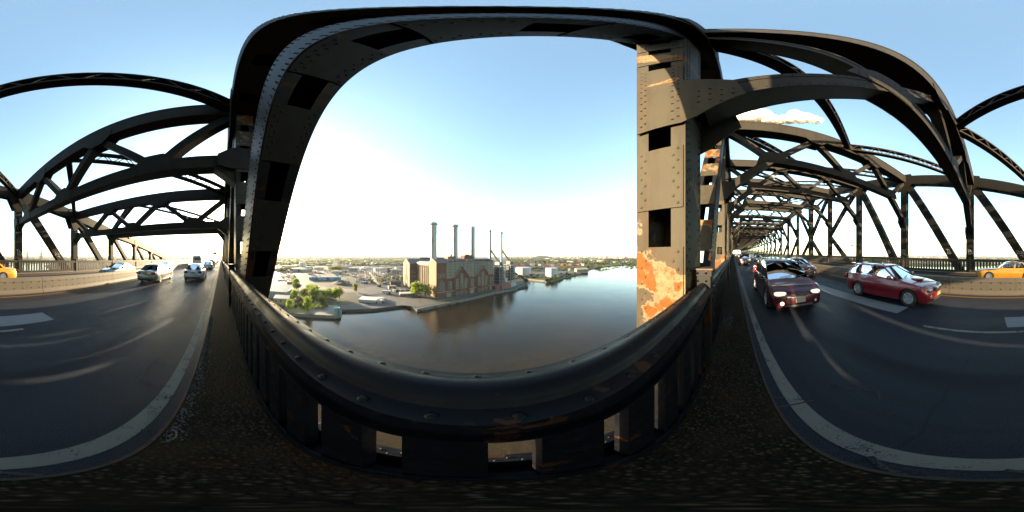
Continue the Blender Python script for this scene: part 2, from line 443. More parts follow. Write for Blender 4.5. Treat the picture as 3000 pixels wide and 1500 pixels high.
# ------------------------------------------------------------------ trusses
def HU(k):
    tb = {-8:-2.6,-7:-1.3,-6:.05,-5:1.4,-4:2.75,-3:3.75,-2:5.25,-1:6.75,0:8.1,1:9.5,2:10.8,3:12.2,4:13.4,5:12.6,6:11.8}
    return tb[k] if k in tb else (11.2 + .137*(k-7) if k > 6 else -2.6)
def HL(k):
    tb = {-3:3.2,-2:2.55,-1:3.55,0:4.9,1:6.45,2:7.7}
    return tb[k] if k in tb else HU(k)-3.7
def HB(k): return -3.3 + G*PX(k)
KN, KX = -7, 46
YN, YF = .77, -16.77
def frame_axes(p, q):
    a = (q-p); L = a.length; a.normalize(); b = Vector((0,1,0)); c = a.cross(b); return a, b, c, L
BAT = {}
def member(name, p, q, parent, w=.585, d=.76, ms=M_steel, mbm=None, hole=.42, period=1.25, phase=.5, mode='parts', inner=-1, rivets=False, solid=False, topsolid=False, stagger=False):
    p = Vector(p); q = Vector(q); a, b, c, L = frame_axes(p, q); mbm = mbm or ms
    mb = MB(); h = w/2; e = d/2
    mb.obox(p, a, b, c, 0, L, -h, -h+.02, -e, e); mb.obox(p, a, b, c, 0, L, h-.02, h, -e, e)
    fl = (w-.27)/2 if w < .8 else .2
    for s in (-1, 1):
        for u in (-1, 1):
            b0, b1 = sorted((u*(h-.021), u*(h-fl)))
            c0, c1 = sorted((s*(e-.018), s*(e-.001)))
            mb.obox(p, a, b, c, 0, L, b0, b1, c0, c1)
    ts = []; t = phase % period
    while t < L: ts.append(t); t += period
    spans = [(0, ts[0]-hole/2)] + [(u+hole/2, v-hole/2) for u, v in zip(ts, ts[1:])] + [(ts[-1]+hole/2, L)]
    spans = [s for s in spans if s[1]-s[0] > .05]
    if solid: spans = [(0, L)]
    if stagger:
        t2 = [t_-period/2 for t_ in ts if t_-period/2 > hole/2]
        spans2 = [(0, t2[0]-hole/2)] + [(u+hole/2, v-hole/2) for u, v in zip(t2, t2[1:])] + [(t2[-1]+hole/2, L)]
        spans2 = [s for s in spans2 if s[1]-s[0] > .05]
    if mode != 'parts':
        for s in (-1, 1):
            for u, v in ([(0, L)] if topsolid and s > 0 else (spans2 if stagger and s > 0 else spans)):
                c0, c1 = sorted((s*e, s*(e+.016))); mb.obox(p, a, b, c, u, v, -h+.02, h-.02, c0, c1)
    o = mb.build(name, ms, parent)
    if mode == 'parts':
        Mx = Matrix((a, b, c)).transposed().to_4x4()
        if topsolid: MB().obox(p, a, b, c, 0, L, -h+.02, h-.02, e, e+.016).build('cover_plate', mbm, o)
        for s in ((-1,) if topsolid else (-1, 1)):
            for u, v in (spans2 if stagger and s > 0 else spans):
                ln = round(v-u, 2); key = (ln, round(w,3), mbm.name)
                if key not in BAT:
                    bm_ = MB(); bm_.box(-ln/2, ln/2, -h+.02, h-.02, -.008, .008); BAT[key] = bm_.mesh('batten_plate', None, mbm)
                put('batten_plate', BAT[key], o, p+a*((u+v)/2)+c*(s*(e+.008)), Mx.to_euler())
    if rivets:
        rv = MB()
        for s in (-1, 1):
            for u, v in (spans2 if stagger and s > 0 else spans):
                n = max(2, int((v-u-.08)/.17)+1)
                for i in range(n):
                    tt = u+.05+(v-u-.1)*i/(n-1)
                    for bb in (-1, 1):
                        rv.dome(p+a*tt+b*bb*(h-.075)+c*s*(e+.016), c*s, .019)
                        if i < n-1: rv.dome(p+a*(tt+.085)+b*bb*(h-.125)+c*s*(e+.016), c*s, .019)
        n = int(L/.14)
        for i in range(n):
            for cc in (-1, 1):
                rv.dome(p+a*(i*.14+.05)+c*cc*(e-.06)+b*inner*h, b*inner, .019)
                rv.dome(p+a*(i*.14+.12)+c*cc*(e-.15)+b*inner*h, b*inner, .019)
        r_ = rv.build('rivets', mbm if inner < 0 else M_steel, o, 180); tag(r_, kind='stuff')
    return o
def gusset(name, x, z, y0, y1, pts, parent, m):
    mb = MB(); mb.prism([(x+u, y0, z+v) for u, v in pts], (0, y1-y0, 0)); return mb.build(name, m, parent, fix=True)

TR = {}
for side, yc, inner, lab in ((0, YN, -1, 'riveted steel truss rising beside the near railing and rounded handrail'),
                             (1, YF, 1, 'riveted steel truss with graffiti beyond the median barrier and taxi')):
    t = thing('steel_truss', (PX(0), yc, rz(PX(0))), lab, 'truss'); TR[side] = t
    for k in range(KN, KX+1):
        x = PX(k); near = (-2 <= k <= 2)
        top = Vector((x, yc, HU(k))); bot = Vector((x, yc, HB(k)))
        if HU(k) > rz(x)+.6:
            special = (side == 0 and k in (0, 1))
            ph = .305 - HB(k)
            member('column', bot, top-Vector((0,0,.3)), t, ms=(M_steel_rusty if k in (0, 1) else M_steel_side) if (side == 0 and k < 3) else M_steel, mbm=M_steel_rusty if side == 0 else M_steel,
                   phase=ph, mode='parts' if (-3 <= k <= 4 and (side == 1 or k <= 3)) else 'merged', inner=inner, rivets=(side == 0 and -2 <= k <= 2) or (side == 1 and -3 <= k <= 1),
                   w=.585 if k != 4 else .8, d=.76 if k != 4 else 1.1)
        # chord to the next panel point
        if k < KX:
            nxt = Vector((PX(k+1), yc, HU(k+1)))
            member('top_chord', top, nxt, t, w=.94, d=1.15, hole=.5, period=1.9, phase=1.2, topsolid=True, mode='parts' if -1 <= k <= 0 and side == 0 else 'merged', inner=inner, rivets=(side == 0 and k in (-1, 0)))
            member('bottom_chord', bot, (PX(k+1), yc, HB(k+1)), t, w=.6, d=.7, mode='merged', solid=True, ms=M_rail if (side == 0 and k == -1) else M_steel, rivets=(side == 0 and k == -1))  # segment below the near railing takes near-black rail paint as painted-in shade
        # diagonals
        if k < KX:
            kb, kt = k, k+1
            if kt <= 2:
                if HU(kt) > rz(PX(kt))+1.2:
                    member('diagonal', (PX(kb), yc, HB(kb)), (PX(kt), yc, HU(kt)), t, ms=M_steel_side if (side == 0 and -2 <= kb <= 0) else M_steel, mbm=M_steel_rusty if (side == 0 and kb == 0) else M_steel, d=.80 if kt > -3 else .6,
                           mode='parts' if -3 <= kb <= 1 else 'merged', phase=1.05, stagger=(kb == 0), topsolid=(kb != 0), hole=.62, period=1.55, inner=inner, rivets=(side == 0 and -2 <= kb <= 0) or (side == 1 and -3 <= kb <= 0))
            else:
                # K panels of the main span
                if kt <= 4: a_, c_ = kb, kt
                elif kt <= 12: a_, c_ = kt, kb
                else: a_, c_ = (kb, kt) if (k % 2) else (kt, kb)
                mid = Vector((PX(c_), yc, HB(c_)*.52+HU(c_)*.48))
                if kt <= 3: mid = Vector((PX(c_), yc, 3.6))
                elif kt <= 5: mid = Vector((PX(c_), yc, 3.8))
                member('diagonal', (PX(a_), yc, HU(a_)), mid, t, d=.6, w=.5, mode='merged', inner=inner)
                member('diagonal', mid, (PX(a_), yc, HB(a_)), t, d=.6, w=.5, mode='merged', inner=inner)
        # joint gussets
        if HU(k) > rz(x)+1 and k < 14:
            pts = [(-1.1,.62),(1.1,.9),(1.35,.1),(.6,-1.7),(-.5,-1.5),(-1.5,-.5)]
            if k == 0: pts = [(-1.0,.62),(1.0,.9),(1.2,.2),(.5,-1.1),(-.4,-1.0),(-1.2,-.4)]
            if k <= -3: pts = [(u*.55, v*.6) for u, v in pts]
            for yy in (yc-.50, yc+.482):
                gusset('gusset_plate', x, HU(k), yy, yy+.018, pts, t, M_steel)
        # floor beam under the deck
        if side == 0 and -6 <= k <= 10:
            mb = MB(); mb.box(x-.2, x+.2, -16.4, .4, -3.3, -2.32, G); mb.build('floor_beam', M_steel, t)

# graffiti tags painted on the far truss
def ribbon(o, ax, ay, an, lines, s, wd, parent):
    mb = MB()
    for ln in lines:
        for (u0, v0), (u1, v1) in zip(ln, ln[1:]):
            p0 = o+ax*u0*s+ay*v0*s+an*.006; p1 = o+ax*u1*s+ay*v1*s+an*.006
            e = (p1-p0)
            if e.length < 1e-4: continue
            e.normalize(); nn = an.cross(e)*wd/2; b = len(mb.v)
            mb.v += [tuple(p0-nn-e*wd*.3), tuple(p1-nn+e*wd*.3), tuple(p1+nn+e*wd*.3), tuple(p0+nn-e*wd*.3)]; mb.f.append((b, b+1, b+2, b+3))
    return mb.build('graffiti', M_graf, parent)
M_graf = simple('white_spray_paint', (.72,.72,.70), rough=.6)
def circ(cx, cy, r, a0=0, a1=360, n=12): return [(cx+r*cos(R(a0+(a1-a0)*i/n)), cy+r*sin(R(a0+(a1-a0)*i/n))) for i in range(n+1)]
TD = [[(-.55,.5),(-.1,.55)], [(-.3,.5),(-.22,-.5)], [(0,.45),(.05,-.42)], [(0,.45),(.5,-.28),(.05,-.42)]]
TQ = [circ(-.6,.3,.2,200,-40)+[(-.75,-.25),(-.35,-.1)], circ(0,.12,.24), [(.1,0),(.32,-.28)], circ(.5,.1,.2,20,300), [(-.1,-.5),(.55,-.42),(.35,-.62),(.75,-.7)], [(.62,-.1),(.7,.35)]]
T20 = [circ(-.35,.35,.2,170,-50)+[(-.55,.02),(-.15,.02)], circ(.2,.25,.26), [(.12,.3),(.22,.3)], circ(-.25,-.4,.16,60,330), circ(.2,-.35,.15), [(.3,-.5),(.55,-.55)], [(-.35,.02),(-.2,-.26)], [(.1,-.22),(.15,.0)]]
ax = Vector((-1,0,0)); az = Vector((0,0,1)); an = Vector((0,1,0)); yf = YF+.2935
def on_col(k, z, tagl, s): ribbon(Vector((PX(k), yf, z)), ax, az, an, tagl, s, .045, TR[1])
on_col(0, .42, TD, .55); on_col(-1, .35, TD, .62); on_col(1, .45, T20, .6)
def on_diag(kb, z, tagl, s):
    p = Vector((PX(kb), yf, HB(kb))); q_ = Vector((PX(kb+1), yf, HU(kb+1))); t_ = (z-p.z)/(q_.z-p.z)
    ribbon(p+(q_-p)*t_, ax, az, an, tagl, s, .045, TR[1])
on_diag(0, .42, TD, .5); on_diag(-1, .3, TQ, .55); on_diag(-2, .2, TQ, .5); on_diag(1, .5, TD, .4)

# ------------------------------------------------------------------ sway frames across the road
YS = [.5 - 17.0/6*i for i in range(7)]
def pbeam(name, p, q, wx, d, parent, m, lip=.0):
    # beam in a YZ plane; wx along X, d in plane; optional edge angles
    mb = MB(); p = Vector(p); q = Vector(q); a = (q-p); L = a.length; a.normalize(); b = Vector((1,0,0)); c = a.cross(b)
    mb.obox(p, a, b, c, 0, L, -wx/2, wx/2, -d/2, d/2)
    if lip:
        for s in (-1, 1):
            for u in (-1, 1):
                b0, b1 = sorted((u*(wx/2+.001), u*(wx/2+.013))); c0, c1 = sorted((s*(d/2-.11), s*(d/2+.012)))
                mb.obox(p, a, b, c, .02, L-.02, b0, b1, c0, c1)
    o = mb.build(name, m, parent)
    if lip > .0095 and abs(p.x-X0) < 24 and L > 1:
        rv = MB(); n = int((L-.1)/.17)
        for i in range(n):
            for s in (-1, 1):
                for u in (-1, 1): rv.dome(p+a*(.06+i*.17)+b*u*(wx/2+.013)+c*s*(d/2-.055), b*u, .02, n=5)
        tag(rv.build('rivets', m, o, 180), kind='stuff')
    return o
for k in range(-3, KX):
    x = PX(k); U = HU(k); Lz = HL(k)
    txt = {-3: 'solid plate portal beam at the end of the truss with small lamp', -2: 'dark sway frame right in front of the end portal beam',
           -1: 'dark braced sway frame over the silver sedan lane behind the portal view', 0: 'huge sway frame directly beside the peeling rusty column',
           1: 'sway frame over the burgundy minivan with cobra head lamp beneath', 2: 'sway frame just past the minivan, behind the lamp frame'}.get(k, 'distant sway frame over the road deep inside the bridge')
    t = thing('sway_frame', (x, -8, rz(x)), txt, 'bridge frame', 'distant sway frames' if k > 2 else None)
    if k == -3:
        pbeam('girder', (x, .45, U-.25), (x, -16.45, U-.25), .5, 1.25, t, M_steel, .01)
        for s in (0, 1):
            yb = .47 if s == 0 else -16.47; dy = -1 if s == 0 else 1
            mb = MB(); mb.prism([(x-.02, yb, U-.9), (x-.02, yb+dy*.9, U-.9), (x-.02, yb+dy*.05, U-2.0), (x-.02, yb, U-2.0)], (.04, 0, 0)); mb.build('knee_plate', M_steel, t, fix=True)
        lm = MB(); lm.box(x+.30, x+.62, -13.2, -12.9, U-1.05, U-.90); lm.ellipsoid((x+.46, -13.05, U-1.10), (.17, .17, .13), 10, 6)
        lo = lm.build('portal_lamp', M_lamp); tag(lo, 'small lamp box mounted under the end portal beam', 'lamp')
        mb = MB(); mb.box(x+.2, x+.5, -13.1, -13.0, U-.95, U-.86); mb.build('lamp_bracket', M_steel, t)
        for i in range(9):
            y = -.9-1.8*i
            mb = MB(); mb.box(x+.25, x+.275, y-.05, y+.05, U-.86, U+.36); mb.build('stiffener', M_steel, t)
        continue
    top_d = .95 if k >= 0 else .85
    pbeam('top_strut', (x, .45, U), (x, -16.45, U), .86 if k >= 0 else .62, top_d, t, M_steel, .01)
    knee = k >= 0
    if knee: pbeam('lower_strut', (x, YS[1], Lz), (x, YS[5], Lz), .55, .50, t, M_steel, .01)
    else: pbeam('lower_strut', (x, .45, Lz), (x, -16.45, Lz), .55, .52, t, M_steel, .01)
    for i in range(6):
        za = U-top_d*.4 if i % 2 == 0 else Lz; zb = Lz if i % 2 == 0 else U-top_d*.4
        pbeam('brace', (x, YS[i], za), (x, YS[i+1], zb), .42, .34, t, M_steel, .008 if k < 4 else 0)
    if knee:
        for s in (0, 1):
            ye, yi = (.47, YS[1]) if s == 0 else (-16.47, YS[5])
            pbeam('knee_brace', (x, yi, Lz), (x, ye, Lz-2.45), .52, .44, t, M_steel, .01 if k < 4 else 0)
    else:
        for s in (0, 1):
            ye = .47 if s == 0 else -16.47; dy = -1 if s == 0 else 1
            mb = MB(); mb.prism([(x-.27, ye, Lz-.27), (x-.27, ye+dy*.75, Lz-.27), (x-.27, ye, Lz-.95)], (.54, 0, 0)); mb.build('knee_plate', M_steel, t, fix=True)
    if k < 12:
        for i in (1, 2, 3, 4, 5):
            lowr = (i % 2 == 1); zc = Lz if lowr else U-top_d*.25; sg = 1 if lowr else -1
            pts = [(-.95,-.24),(.95,-.24),(.8,.25),(.35,.62),(-.35,.62),(-.8,.25)]
            for sx in (-1, 1):
                xx = x+sx*(.29 if lowr else (.445 if k >= 0 else .325))
                mb = MB(); mb.prism([(xx, YS[i]+u, zc+sg*v) for u, v in pts], (sx*.016, 0, 0)); gp_ = mb.build('gusset_plate', M_steel, t, fix=True)
                if -2 <= k <= 1:
                    rv = MB()
                    for uu in range(9):
                        for v_ in (-.17, -.05, .12) if abs(uu-4) > 1 else (-.17, -.05, .12, .3, .46): rv.dome((xx+sx*.016, YS[i]-.72+uu*.18, zc+sg*v_), (sx,0,0), .02, n=5)
                    tag(rv.build('rivets', M_steel, gp_, 180), kind='stuff')
    # end gussets lapping the columns
    if k < 8:
        for s in (0, 1):
            for sx in (-1, 1):
                xx = x+sx*.408; y_o = 1.03 if s == 0 else -17.03; sg = -1 if s == 0 else 1
                if knee:
                    zc = Lz-2.45
                    pts = [(y_o, zc-.75), (y_o+sg*.52, zc-.72), (y_o+sg*.68, zc-.62), (y_o+sg*1.15, zc-.05), (y_o+sg*1.05, zc+.42), (y_o+sg*.6, zc+.55), (y_o, zc+.55)]
                else:
                    zc = Lz
                    pts = [(y_o, zc-.42), (y_o+sg*.7, zc-.42), (y_o+sg*1.15, zc-.25), (y_o+sg*1.15, zc+.25), (y_o+sg*.7, zc+.55), (y_o, zc+.55)]
                mb = MB(); mb.prism([(xx, u, v) for u, v in pts], (sx*.018, 0, 0)); go = mb.build('gusset_plate', M_steel_rusty if k == 0 and s == 0 else M_steel, t, fix=True)
                if k in (-1, 0) and s == 0:
                    rv = MB()
                    for i in range(6):
                        for j, yy in enumerate((y_o-.06, y_o-.11, y_o-.43, y_o-.49)):
                            rv.dome((xx+sx*.018, yy, zc-.62+i*.2+.05*(j%2) if knee else zc-.35+i*.15), (sx,0,0), .019)
                    for i in range(4):
                        for j in range(3): rv.dome((xx+sx*.018, y_o-.70-.11*i, zc-.28+.17*j+.12*i*0+.05*(i%2)), (sx,0,0), .019)
                    tag(rv.build('rivets', M_steel, go, 180), kind='stuff')

# ------------------------------------------------------------------ laced top lateral bracing
def laced(name, p, q, parent, individual):
    p = Vector(p); q = Vector(q); a = (q-p); L = a.length; a.normalize()
    b = Vector((0,0,1)).cross(a).normalized(); c = a.cross(b)
    mb = MB(); hd = .33; hw = .20
    for s in (-1, 1):
        mb.obox(p, a, b, c, 0, L, -hw, hw, s*hd-.012, s*hd+.012)
        for u in (-1, 1):
            b0, b1 = sorted((u*hw, u*(hw-.02))); c0, c1 = sorted((s*hd, s*(hd-.09)))
            mb.obox(p, a, b, c, 0, L, b0, b1, c0, c1)
    o = mb.build(name, M_steel, parent)
    n = int(L/.62); st = L/n; ml = MB()
    key = ('lace', round(st, 2))
    if individual and key not in BAT:
        m_ = MB(); bl = sqrt(st*st+(2*hd)**2)*.98; m_.box(-bl/2, bl/2, -.007, .007, -.03, .03); BAT[key] = m_.mesh('lacing_bar', None, M_steel)
    for i in range(n):
        up = (i % 2) * 2 - 1; ctr = p+a*(st*(i+.5)); dr = (a*st + c*(2*hd*up)).normalized(); nn = dr.cross(b)
        for u in (-1, 1):
            if individual and u == 1:
                Mx = Matrix((dr, b, nn)).transposed().to_4x4(); put('lacing_bar', BAT[key], o, ctr+b*u*(hw-.03), Mx.to_euler())
            else:
                bl = sqrt(st*st+(2*hd)**2)*.98; ml.obox(ctr+b*u*(hw-.03), dr, b, nn, -bl/2, bl/2, -.007, .007, -.03, .03)
    tag(ml.build('lacing', M_steel, o), kind='stuff')
for k in range(-3, KX-1):
    x = PX(k); x2 = PX(k+1)
    txt = {-3:'laced top bracing next to the end portal beam', -2:'laced top bracing between the two dark sway frames by the portal', -1:'dark laced top bracing sweeping from the near column to the huge sway frame',
           0:'laced top bracing between the huge sway frame and the minivan frame', 1:'laced top bracing just past the minivan frame'}.get(k, 'distant laced top bracing deep inside the bridge')
    t = thing('top_bracing', (x, -8, HU(k)), txt, 'bracing', 'distant top bracing' if k > 1 else None)
    ind = -2 <= k <= 1
    laced('laced_brace', (x+.2, YN-.3, HU(k)+.1), (x2-.3, -7.9, HU(k+1)+.1), t, ind)
    laced('laced_brace', (x+.2, YF+.3, HU(k)+.1), (x2-.3, -8.1, HU(k+1)+.1), t, ind)

# ------------------------------------------------------------------ railings
bal_mesh = {}
def baluster_mesh(m, key):
    if key not in bal_mesh:
        mb = MB(); h = 1.08
        mb.box(-.096, .096, -.006, .006, 0, h); mb.box(-.096, -.084, .006, .062, 0, h); mb.box(.084, .096, .006, .062, 0, h)
        bal_mesh[key] = mb.mesh('baluster', None, m)
    return bal_mesh[key]
def cap_profile():
    pr = [(.238,-.445),(.238,-.407),(.292,-.403)]
    for i in range(9):
        a = pi*i/8; pr.append((.3525-.058*cos(a), -.401+.052*sin(a)))
    pr += [(.413,-.403),(.466,-.407),(.466,-.445)]
    return pr
def railing(k, side, label, group, detail):
    x0 = PX(k); x1 = PX(k+1)
    def Y(y): return y if side == 0 else -16-y
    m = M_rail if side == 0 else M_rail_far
    t = thing('bridge_railing', (x0, Y(.36), -1.70+G*x0), label, 'railing', group)
    pr = cap_profile(); mb = MB(); n = 1
    a = x0+.09; b = x1-.09
    mb.grid([[(a, Y(y), z+G*a) for y, z in pr], [(b, Y(y), z+G*b) for y, z in pr]])
    mb.build('handrail', m, t, 50, fix=(side == 1))
    mb = MB()
    for (ya, yb, za, zb) in ((.30,.312,-.60,-.408), (.268,.30,-.60,-.588), (.40,.412,-.60,-.408)):
        y0, y1 = sorted((Y(ya), Y(yb))); mb.box(a, b, y0, y1, za, zb, G)
    mb.build('rail_channel', m, t)
    mb = MB(); y0, y1 = sorted((Y(.315), Y(.40))); mb.box(a, b, y0, y1, -1.66, -1.645, G); y0, y1 = sorted((Y(.318), Y(.33))); mb.box(a, b, y0, y1, -1.70, -1.56, G)
    mb.build('bottom_rail', m, t)
    mb = MB(); y0, y1 = sorted((Y(.462), Y(.472))); mb.box(a, b, y0, y1, -2.25, -1.47, G); y0, y1 = sorted((Y(.41), Y(.462))); mb.box(a, b, y0, y1, -1.72, -1.70, G); mb.build('fascia_plate', m, t)
    nb = 24; big = MB()
    for i in range(nb):
        x = x0+.28+(P-.44)*i/(nb-1)
        if side == 0 and k == -1: x += .0
        z = -1.655+G*x
        if detail:
            o = put('baluster', baluster_mesh(m, side), t, (x, Y(.345), z), None, (1, 1 if side == 0 else -1, 1))
        else:
            big.box(x-.085, x+.085, Y(.345)-.02, Y(.345)+.02, -1.655, -.58, G)
    if not detail: tag(big.build('balusters', m, t), kind='stuff')
    # newel post
    mb = MB(); ya, yb = sorted((Y(.262), Y(.462)))
    mb.box(x0-.10, x0+.10, ya, yb, -1.70, -.27, G); mb.box(x0-.115, x0+.115, ya-.015, yb+.015, -.27, -.195, G)
    po = mb.build('post', m if side else M_steel_side, t)
    mb = MB(); mb.box(x0-.13, x0+.13, ya-.03, yb+.03, -.195, -.178, G); mb.build('cap', m if side else M_rustband, po)
    if side == 0 and -2 <= k <= 1:
        rv = MB()
        for i in range(int((b-a)/.145)):
            x = a+.06+i*.145
            rv.dome((x, Y(.438), -.406+G*x), (0,0,1), .015); rv.dome((x+.07, Y(.262), -.405+G*x), (0,0,1), .015)
        tag(rv.build('rivets', m, t, 180), kind='stuff')
        rv = MB()
        for s in (-1, 1):
            for zz in (-.24, -.36, -.6, -.9, -1.2, -1.5): rv.dome((x0+s*.06, ya-.0, zz+G*x0), (0,-1,0), .014)
            for yy in (.31, .41): rv.dome((x0-.115, yy, -.235+G*x0), (-1,0,0), .016); rv.dome((x0-.10, yy, -.33+G*x0), (-1,0,0), .016)
        tag(rv.build('rivets', M_steel_side, po, 180), kind='stuff')
for k in range(-9, 16):
    lab = {-1: 'black bulging handrail railing section in front of the power station view', 0: 'dark railing section beside the burgundy minivan lane past the peeling column',
           -2: 'dark railing section just past the steep near diagonal'}.get(k, 'dark steel railing section along the near kerb walk')
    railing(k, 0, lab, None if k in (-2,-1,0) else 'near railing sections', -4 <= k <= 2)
for k in range(-12, 16):
    lab = {-1: 'brown steel railing section behind the yellow taxi', 0: 'brown steel railing section behind the red wagon'}.get(k, 'brown steel railing section across the road along the far truss')
    railing(k, 1, lab, None if k in (-1, 0) else 'far railing sections', -7 <= k <= 4)

# solid parapet further along
for k in range(-26, -9):
    for side in (0, 1):
        if side == 1 and k >= -12: continue
        x0 = PX(k); y0, y1 = (.30, .45) if side == 0 else (-16.45, -16.30)
        t = thing('parapet_panel', (x0, y0, -1.7+G*x0), 'pale parapet panel far along the open viaduct', 'parapet', 'parapet panels')
        mb = MB(); mb.box(x0+.2, x0+P, y0, y1, -1.70, -.75, G); mb.build('panel', M_concrete, t)
        mb = MB(); mb.box(x0-.15, x0+.195, y0-.06, y1+.06, -1.70, -.5, G); mb.build('post', M_concrete, t)

# yellow caution tape tied on the near rail
mb = MB(); pts = [(-3.3,.235,-.42),(-3.35,.23,-.62),(-3.32,.22,-.72)]
mb.tube([(x,y,z+G*x) for x,y,z in pts], .008, 5); mb.tube([(-3.3+.3*i, .24+.08*i, -.44+.03*(i%2)+G*(-3.3+.3*i)) for i in range(4)], .006, 5)
tag(mb.build('caution_tape', simple('yellow_tape', (.65,.42,.03), rough=.5)), 'scrap of yellow tape tied over the near handrail', 'tape')

# cobra head lamp on the near column and others
def cobra(x, y, z, yroot, label, group=None):
    t = thing('street_lamp', (x, yroot, z), label, 'lamp', group)
    dy = 1 if yroot > y else -1
    mb = MB(); mb.tube([(x, yroot, z-.25), (x, y+dy*1.0, z+.1), (x, y+dy*.3, z+.12)], .035, 8); mb.build('arm', M_steel, t, 60)
    hd_ = MB(); hd_.ellipsoid((x, y, z+.1), (.17, .42, .10), 14, 8, .8); ho = hd_.build('lamp_head', simple('lamp_metal', (.42,.44,.43), rough=.45), t, 180)
    ln_ = MB(); ln_.ellipsoid((x, y-dy*.12, z+.03), (.14, .22, .13), 12, 8); ln_.build('lens', M_lamp, t, 180)
cobra(9.95, -2.3, 5.30, .5, 'grey cobra head street lamp under the frame over the minivan')
cobra(55.4, -1.6, 3.9, .5, 'small far street lamp on the near truss deep in the bridge')
t = thing('floodlight', (PX(2), -16.3, 1.3), 'small floodlight arm on the far truss column past the red wagon', 'floodlight')
mb = MB(); mb.tube([(PX(2), -16.45, 1.2), (PX(2)+.1, -15.8, 1.5)], .03, 6); mb.build('arm', M_steel, t)
mb = MB(); mb.ellipsoid((PX(2)+.15, -15.55, 1.5), (.30, .22, .10), 10, 6, .7); mb.build('lamp_head', M_lamp, t, 180)
# ------------------------------------------------------------------ water and land
ZW, ZL = -43., -41.
q = N('river_water')
f = q.mix(q.step(q.noise(.012, 4, .6), .35, .65), (.028,.024,.016), (.060,.040,.016)); q.color(f)
q.set(.06, 0, .36); q.b.inputs['IOR'].default_value = 1.33
hh = q.math('ADD', q.math('MULTIPLY', q.noise(.75, 4, .65, .4, stretch=(1, .55, 1)), .6), q.math('MULTIPLY', q.noise(.06, 3, .6), 1.2))
q.bump(hh, .5, .32); M_water = q.m
mb = MB(); S = 26000
mb.v = [(-S,-S,ZW),(S,-S,ZW),(S,S,ZW),(-S,S,ZW)]; mb.f = [(0,1,2,3)]
tag(mb.build('river', M_water), kind='structure')
q = N('industrial_ground')
f = q.mix(q.step(q.noise(.05, 6, .65), .35, .65), (.070,.072,.074), (.042,.044,.048))
f = q.mix(q.step(q.noise(.012, 5, .65), .50, .58), f, (.10,.115,.035))
f = q.mix(q.step(q.noise(.03, 6, .7, .3), .60, .66), f, (.17,.165,.155))
f = q.mix(q.step(q.noise(.4, 4, .7), .62, .75), f, (.04,.037,.033))
q.color(f); q.set(.85, 0, .2); q.bump(q.noise(.6, 5), .4, .4); M_ground = q.m
q = N('marsh_ground')
f = q.mix(q.step(q.noise(.006, 6, .65), .40, .60), (.10,.105,.035), (.045,.065,.022))
f = q.mix(q.step(q.noise(.01, 6, .7, .3, stretch=(.5, 2, 1)), .58, .62), f, (.17,.15,.10))
q.color(f); q.set(.9, 0, .2); M_marsh = q.m
def sheet(name, pts, z, m, skirt=None, kind='structure', parent=None):
    from mathutils.geometry import tessellate_polygon
    tri = tessellate_polygon([[Vector((x, y, 0)) for x, y in pts]])
    mb = MB(); mb.v = [(x, y, z) for x, y in pts]; mb.f = [tuple(t) for t in tri]
    if skirt is not None:
        n = len(pts); b = len(mb.v); mb.v += [(x, y, skirt) for x, y in pts]
        for i in range(n):
            j = (i+1) % n; mb.f.append((i, j, b+j, b+i))
    o = mb.build(name, m, parent, fix=False)
    bm = bmesh.new(); bm.from_mesh(o.data)
    for fc in bm.faces:
        fc.normal_update()
        if abs(fc.normal.z) > .5 and fc.normal.z < 0: fc.normal_flip()
    bm.to_mesh(o.data); bm.free()
    if kind: tag(o, kind=kind)
    return o
def g4(X, Y): return gp(800+X/3.68, 600+Y/3.68, ZL)
def g5(X, Y): return gp(1350+X/3.68, 600+Y/3.68, ZL)
sh = [(3200,1400)] + [gp(a, b, ZL-.5) for a, b in ((1865,774),(1798,778),(1724,789),(1722,799.7),(1700,801),(1649,813),(1611,824),(1575,820),(1546,817),(1526,810),
     (1530,822),(1544,831),(1537,840.5),(1510,847),(1448,856.8),(1355,878.5),(1262,897.5),(1220,907),(1194,891),(1099,905.7),(997,910),(994,924.7),(914,922),(846,916.6))]
sh += [(-118,40),(-135,-60),(-180,-260),(-330,-620),(-900,-1300),(-3500,-2600),(-20000,-9000),(-20000,20000),(20000,20000),(20000,6000)]
sheet('ground', sh, ZL, M_ground, ZW-1)
sheet('ground', [(-1500,-1500),(-500,-900),(200,-620),(1500,-520),(5000,-800),(20000,-1500),(20000,-20000),(-18000,-20000),(-18000,-11000)], ZL, M_marsh, ZW-1)
rr = random.Random(9)
for i in range(14):       # ponds in the marsh
    x = rr.uniform(-700, 1500); y = -rr.uniform(760, 2600); a = rr.uniform(60, 260); b = rr.uniform(20, 60)
    sheet('pond', [(x+a*cos(t)*(1+.2*sin(3*t)), y+b*sin(t)) for t in [2*pi*j/18 for j in range(18)]], ZL+.3, M_water)
# quay edge, revetment, road areas
M_quay = simple('quay_concrete', (.22,.20,.165), (.13,.12,.10), .4, .85, bump=.2, bscale=2)
qp = [gp(a, b, ZL) for a, b in ((1544,830),(1510,846.5),(1448,856.3),(1355,878),(1262,897),(1220,906.5))]
def wallrun(name, pts, h0, h1, th, m, kind='structure', label=None, cat=None):
    mb = MB()
    for (x0, y0), (x1, y1) in zip(pts, pts[1:]):
        mb.beam((x0, y0, (h0+h1)/2), (x1, y1, (h0+h1)/2), th, h1-h0, up=Vector((y0-y1, x1-x0, 0)).normalized())
    o = mb.build(name, m)
    return tag(o, label, cat, kind=kind) if kind else tag(o, label, cat)
wallrun('quay_wall', qp, ZW-1, ZL+.5, 1.6, M_quay, None, 'long concrete quay wall along the power station front', 'quay wall')
wallrun('quay', [gp(a, b, ZL) for a, b in ((994,924),(914,921.4),(846,916))], ZW-1, ZL+.4, 2.0, M_quay, None, 'concrete dock wall below the grass bank and teal hut', 'quay wall')
